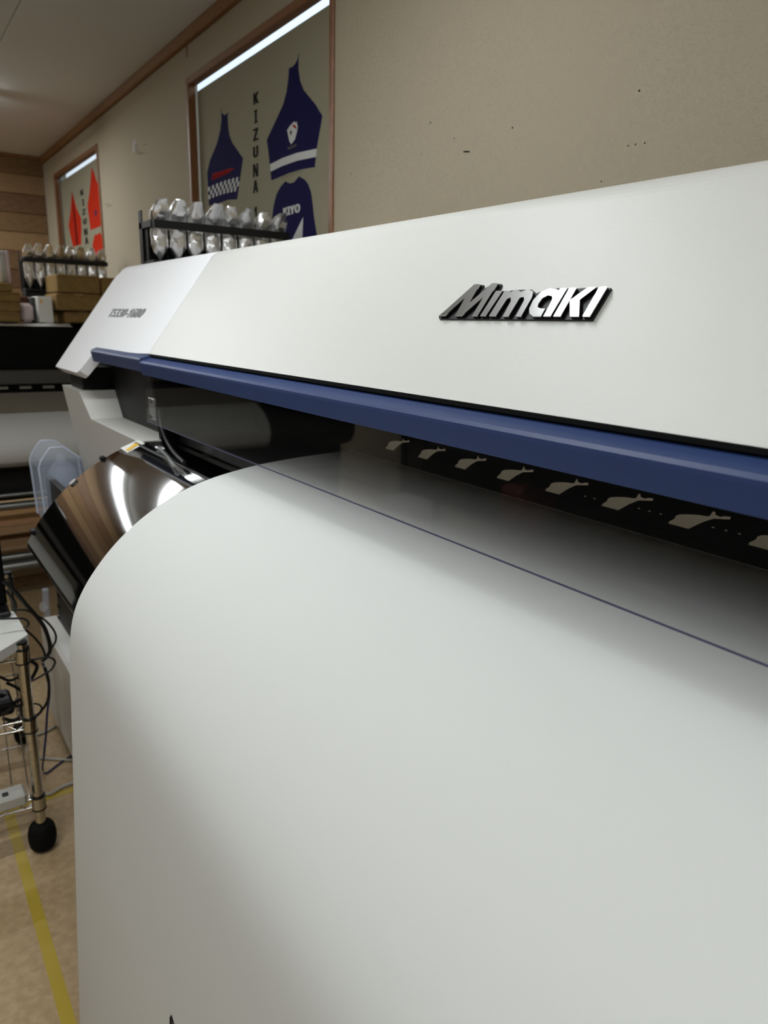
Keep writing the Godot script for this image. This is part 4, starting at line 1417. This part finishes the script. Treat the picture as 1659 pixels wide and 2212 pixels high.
func build_floor_cables() -> void:
	cable([6, 1255, 30, 1275, 60, 1310, 82, 1335, 97, 1358, 106, 1385, 108, 1405, 100, 1420, 90, 1428], -2.10, 0.0055, M.cable_black, "thick black cable arching from the monitor down to the cart post")
	cable([14, 1278, 30, 1297, 34, 1312, 26, 1318], -2.06, 0.0035, M.cable_black, "short black cable hanging behind the monitor foot")
	cable([26, 1318, 55, 1318, 80, 1330, 100, 1342, 118, 1365, 120, 1385, 105, 1408], -2.14, 0.003, M.cable_black, "thin black cable looping out beside the printer leg")
	cable([0, 1337, 45, 1336, 60, 1343, 60, 1352, 50, 1356], -1.99, 0.003, M.cable_black, "thin black cable lying across the flat white box")
	cable([55, 1360, 75, 1378, 92, 1400, 98, 1420], -2.05, 0.003, M.cable_black, "thin black cable running from the white box to the cart post")
	cable([0, 1432, 30, 1428, 70, 1425, 98, 1420, 112, 1422, 119, 1430, 112, 1445, 98, 1455, 70, 1470, 48, 1472, 40, 1460, 45, 1450], -2.02, 0.0028, M.cable_black, "thin black cable coiled round the cart post")
	cable([62, 1425, 80, 1440, 66, 1470, 55, 1490, 45, 1540, 40, 1570], -2.05, 0.005, M.cable_black, "thick black cable hanging inside the cart below the top shelf")
	cable([14, 1475, 35, 1485, 52, 1500, 58, 1530, 44, 1560, 30, 1580, 10, 1585], -2.08, 0.0045, M.cable_black, "black cable looping over the cart's middle shelf")
	cable([72, 1520, 84, 1522, 90, 1530, 82, 1545, 75, 1550], -2.05, 0.0025, M.cable_black, "small black cable loop tied behind the cart post")
	cable([96, 1440, 105, 1470, 104, 1510, 90, 1535, 80, 1545], -2.07, 0.004, M.cable_black, "black cable dropping past the cart post to the middle shelf")
	cable([0, 1462, 20, 1470, 40, 1462, 52, 1448, 60, 1452], -2.02, 0.004, M.cable_black, "black cable sagging just below the cart's top shelf")
	cable([0, 1500, 18, 1508, 34, 1525, 48, 1520, 56, 1500, 50, 1478], -2.04, 0.0045, M.cable_black, "black cable wound up behind the cart post")
	cable([0, 1535, 22, 1528, 40, 1512, 50, 1520, 46, 1545, 28, 1556, 6, 1552], -2.06, 0.005, M.cable_black, "thick black cable coil lying on the middle shelf")
	cable([4, 1570, 26, 1560, 42, 1572, 50, 1590, 62, 1580, 66, 1560], -2.06, 0.0045, M.cable_black, "black cable hanging under the middle shelf")
	# blue lead down to the floor
	var pth := px_path([92, 1432, 102, 1465, 107, 1495, 102, 1540, 99, 1590, 95, 1630], -2.16)
	for uv in [[92, 1662], [100, 1670], [125, 1652], [152, 1634], [190, 1615]]:
		pth.append(ony(uv[0], uv[1], 0.004))
	tag(place(tube(pth, 0.0032, 8), "cable", M.cable_blue), "blue network cable hanging from the cart to the floor", "cable")
	var fp := []
	for uv in [[120, 1568], [100, 1580], [70, 1592], [58, 1608], [62, 1630], [85, 1637], [120, 1640], [155, 1642], [200, 1640]]:
		fp.append(ony(uv[0], uv[1], 0.005))
	tag(place(tube(fp, 0.0045, 8), "cable", M.cable_white), "white cable lying in a bend on the floor behind the cart post", "cable")
	fp = []
	for uv in [[62, 1722], [90, 1716], [110, 1714], [130, 1702], [155, 1692], [200, 1680]]:
		fp.append(ony(uv[0], uv[1], 0.006))
	tag(place(tube(fp, 0.0055, 8), "cable", M.cable_white), "white power cable on the floor leading from the power strip under the paper", "cable")

# ------------------------------------------------------------------ the side of the room that the window pane mirrors
func pleat(x0: float, x1: float, y0: float, y1: float, z: float, n: int, deep: float) -> ArrayMesh:
	var st := st_new()
	st.set_smooth_group(0)
	var steps := n * 8
	for i in steps:
		var fa := i / float(steps)
		var fb := (i + 1) / float(steps)
		var za := z + deep * sin(fa * n * TAU)
		var zb := z + deep * sin(fb * n * TAU)
		quad(st, Vector3(lerpf(x0, x1, fa), y0, za), Vector3(lerpf(x0, x1, fa), y1, za), Vector3(lerpf(x0, x1, fb), y1, zb), Vector3(lerpf(x0, x1, fb), y0, zb))
	return fin(st)

func build_room_behind() -> void:
	tag(place(pleat(-6.0, -4.82, 0.03, 2.3, 2.55, 7, 0.035), "curtain", M.curtain), "pale beige pleated curtain hanging to the floor", "curtain")
	tag(place(pleat(-4.70, -3.60, 0.05, 1.7, 2.65, 9, 0.03), "curtain", M.dark_cloth), "dark pleated curtain beside the pale one", "curtain")
	tag(place(tube([Vector3(-4.76, 0.0, 2.5), Vector3(-4.76, 1.9, 2.5)], 0.03, 12, false), "pole", M.black), "black upright pole between the two curtains", "pole")
	var st := st_new()
	box_into(st, Vector3(-4.72, 0.0, 2.22), Vector3(-4.18, 0.10, 2.5), 0.04)
	tag(place(fin(st), "sack", M.sticker_white), "low white sack on the floor before the dark curtain", "sack")
	st = st_new()
	box_into(st, Vector3(-3.56, 0.10, 2.42), Vector3(-3.12, 0.40, 2.58), 0.04)
	var ch := thing("chair", "red plastic chair with thin dark legs by the curtain", "chair", Vector3(-3.34, 0.0, 2.5))
	place(fin(st), "seat_shell", M.red_plastic, ch)
	for lx in [-3.52, -3.16]:
		for lz in [2.45, 2.55]:
			place(tube([Vector3(lx, 0.0, lz), Vector3(lx, 0.12, lz)], 0.011, 8, false), "leg", M.black, ch)
	var bn := thing("work_table", "long dark work table with a wooden lower shelf", "table", Vector3(-1.5, 0.0, 2.2))
	place(box(Vector3(-3.55, 0.70, 1.75), Vector3(1.2, 0.73, 2.75), 0.004), "table_top", M.dark_panel, bn)
	for lx in [-3.5, -1.2, 1.1]:
		for lz in [1.8, 2.66]:
			place(box(Vector3(lx, 0.0, lz), Vector3(lx + 0.04, 0.70, lz + 0.04), 0.003), "leg", M.dark_panel, bn)
	place(box(Vector3(-3.5, 0.04, 2.72), Vector3(1.15, 0.70, 2.74)), "back_panel", M.dark_panel, bn)
	place(box(Vector3(-3.05, 0.27, 2.45), Vector3(1.1, 0.29, 2.72), 0.003), "lower_shelf", M.planks[0], bn)
	var bx := place(box(Vector3(-2.83, 0.0, 2.36), Vector3(-2.16, 0.24, 2.60), 0.004), "cardboard_box", M.brown_card)
	tag(bx, "dark brown carton on the floor under the work table", "box")
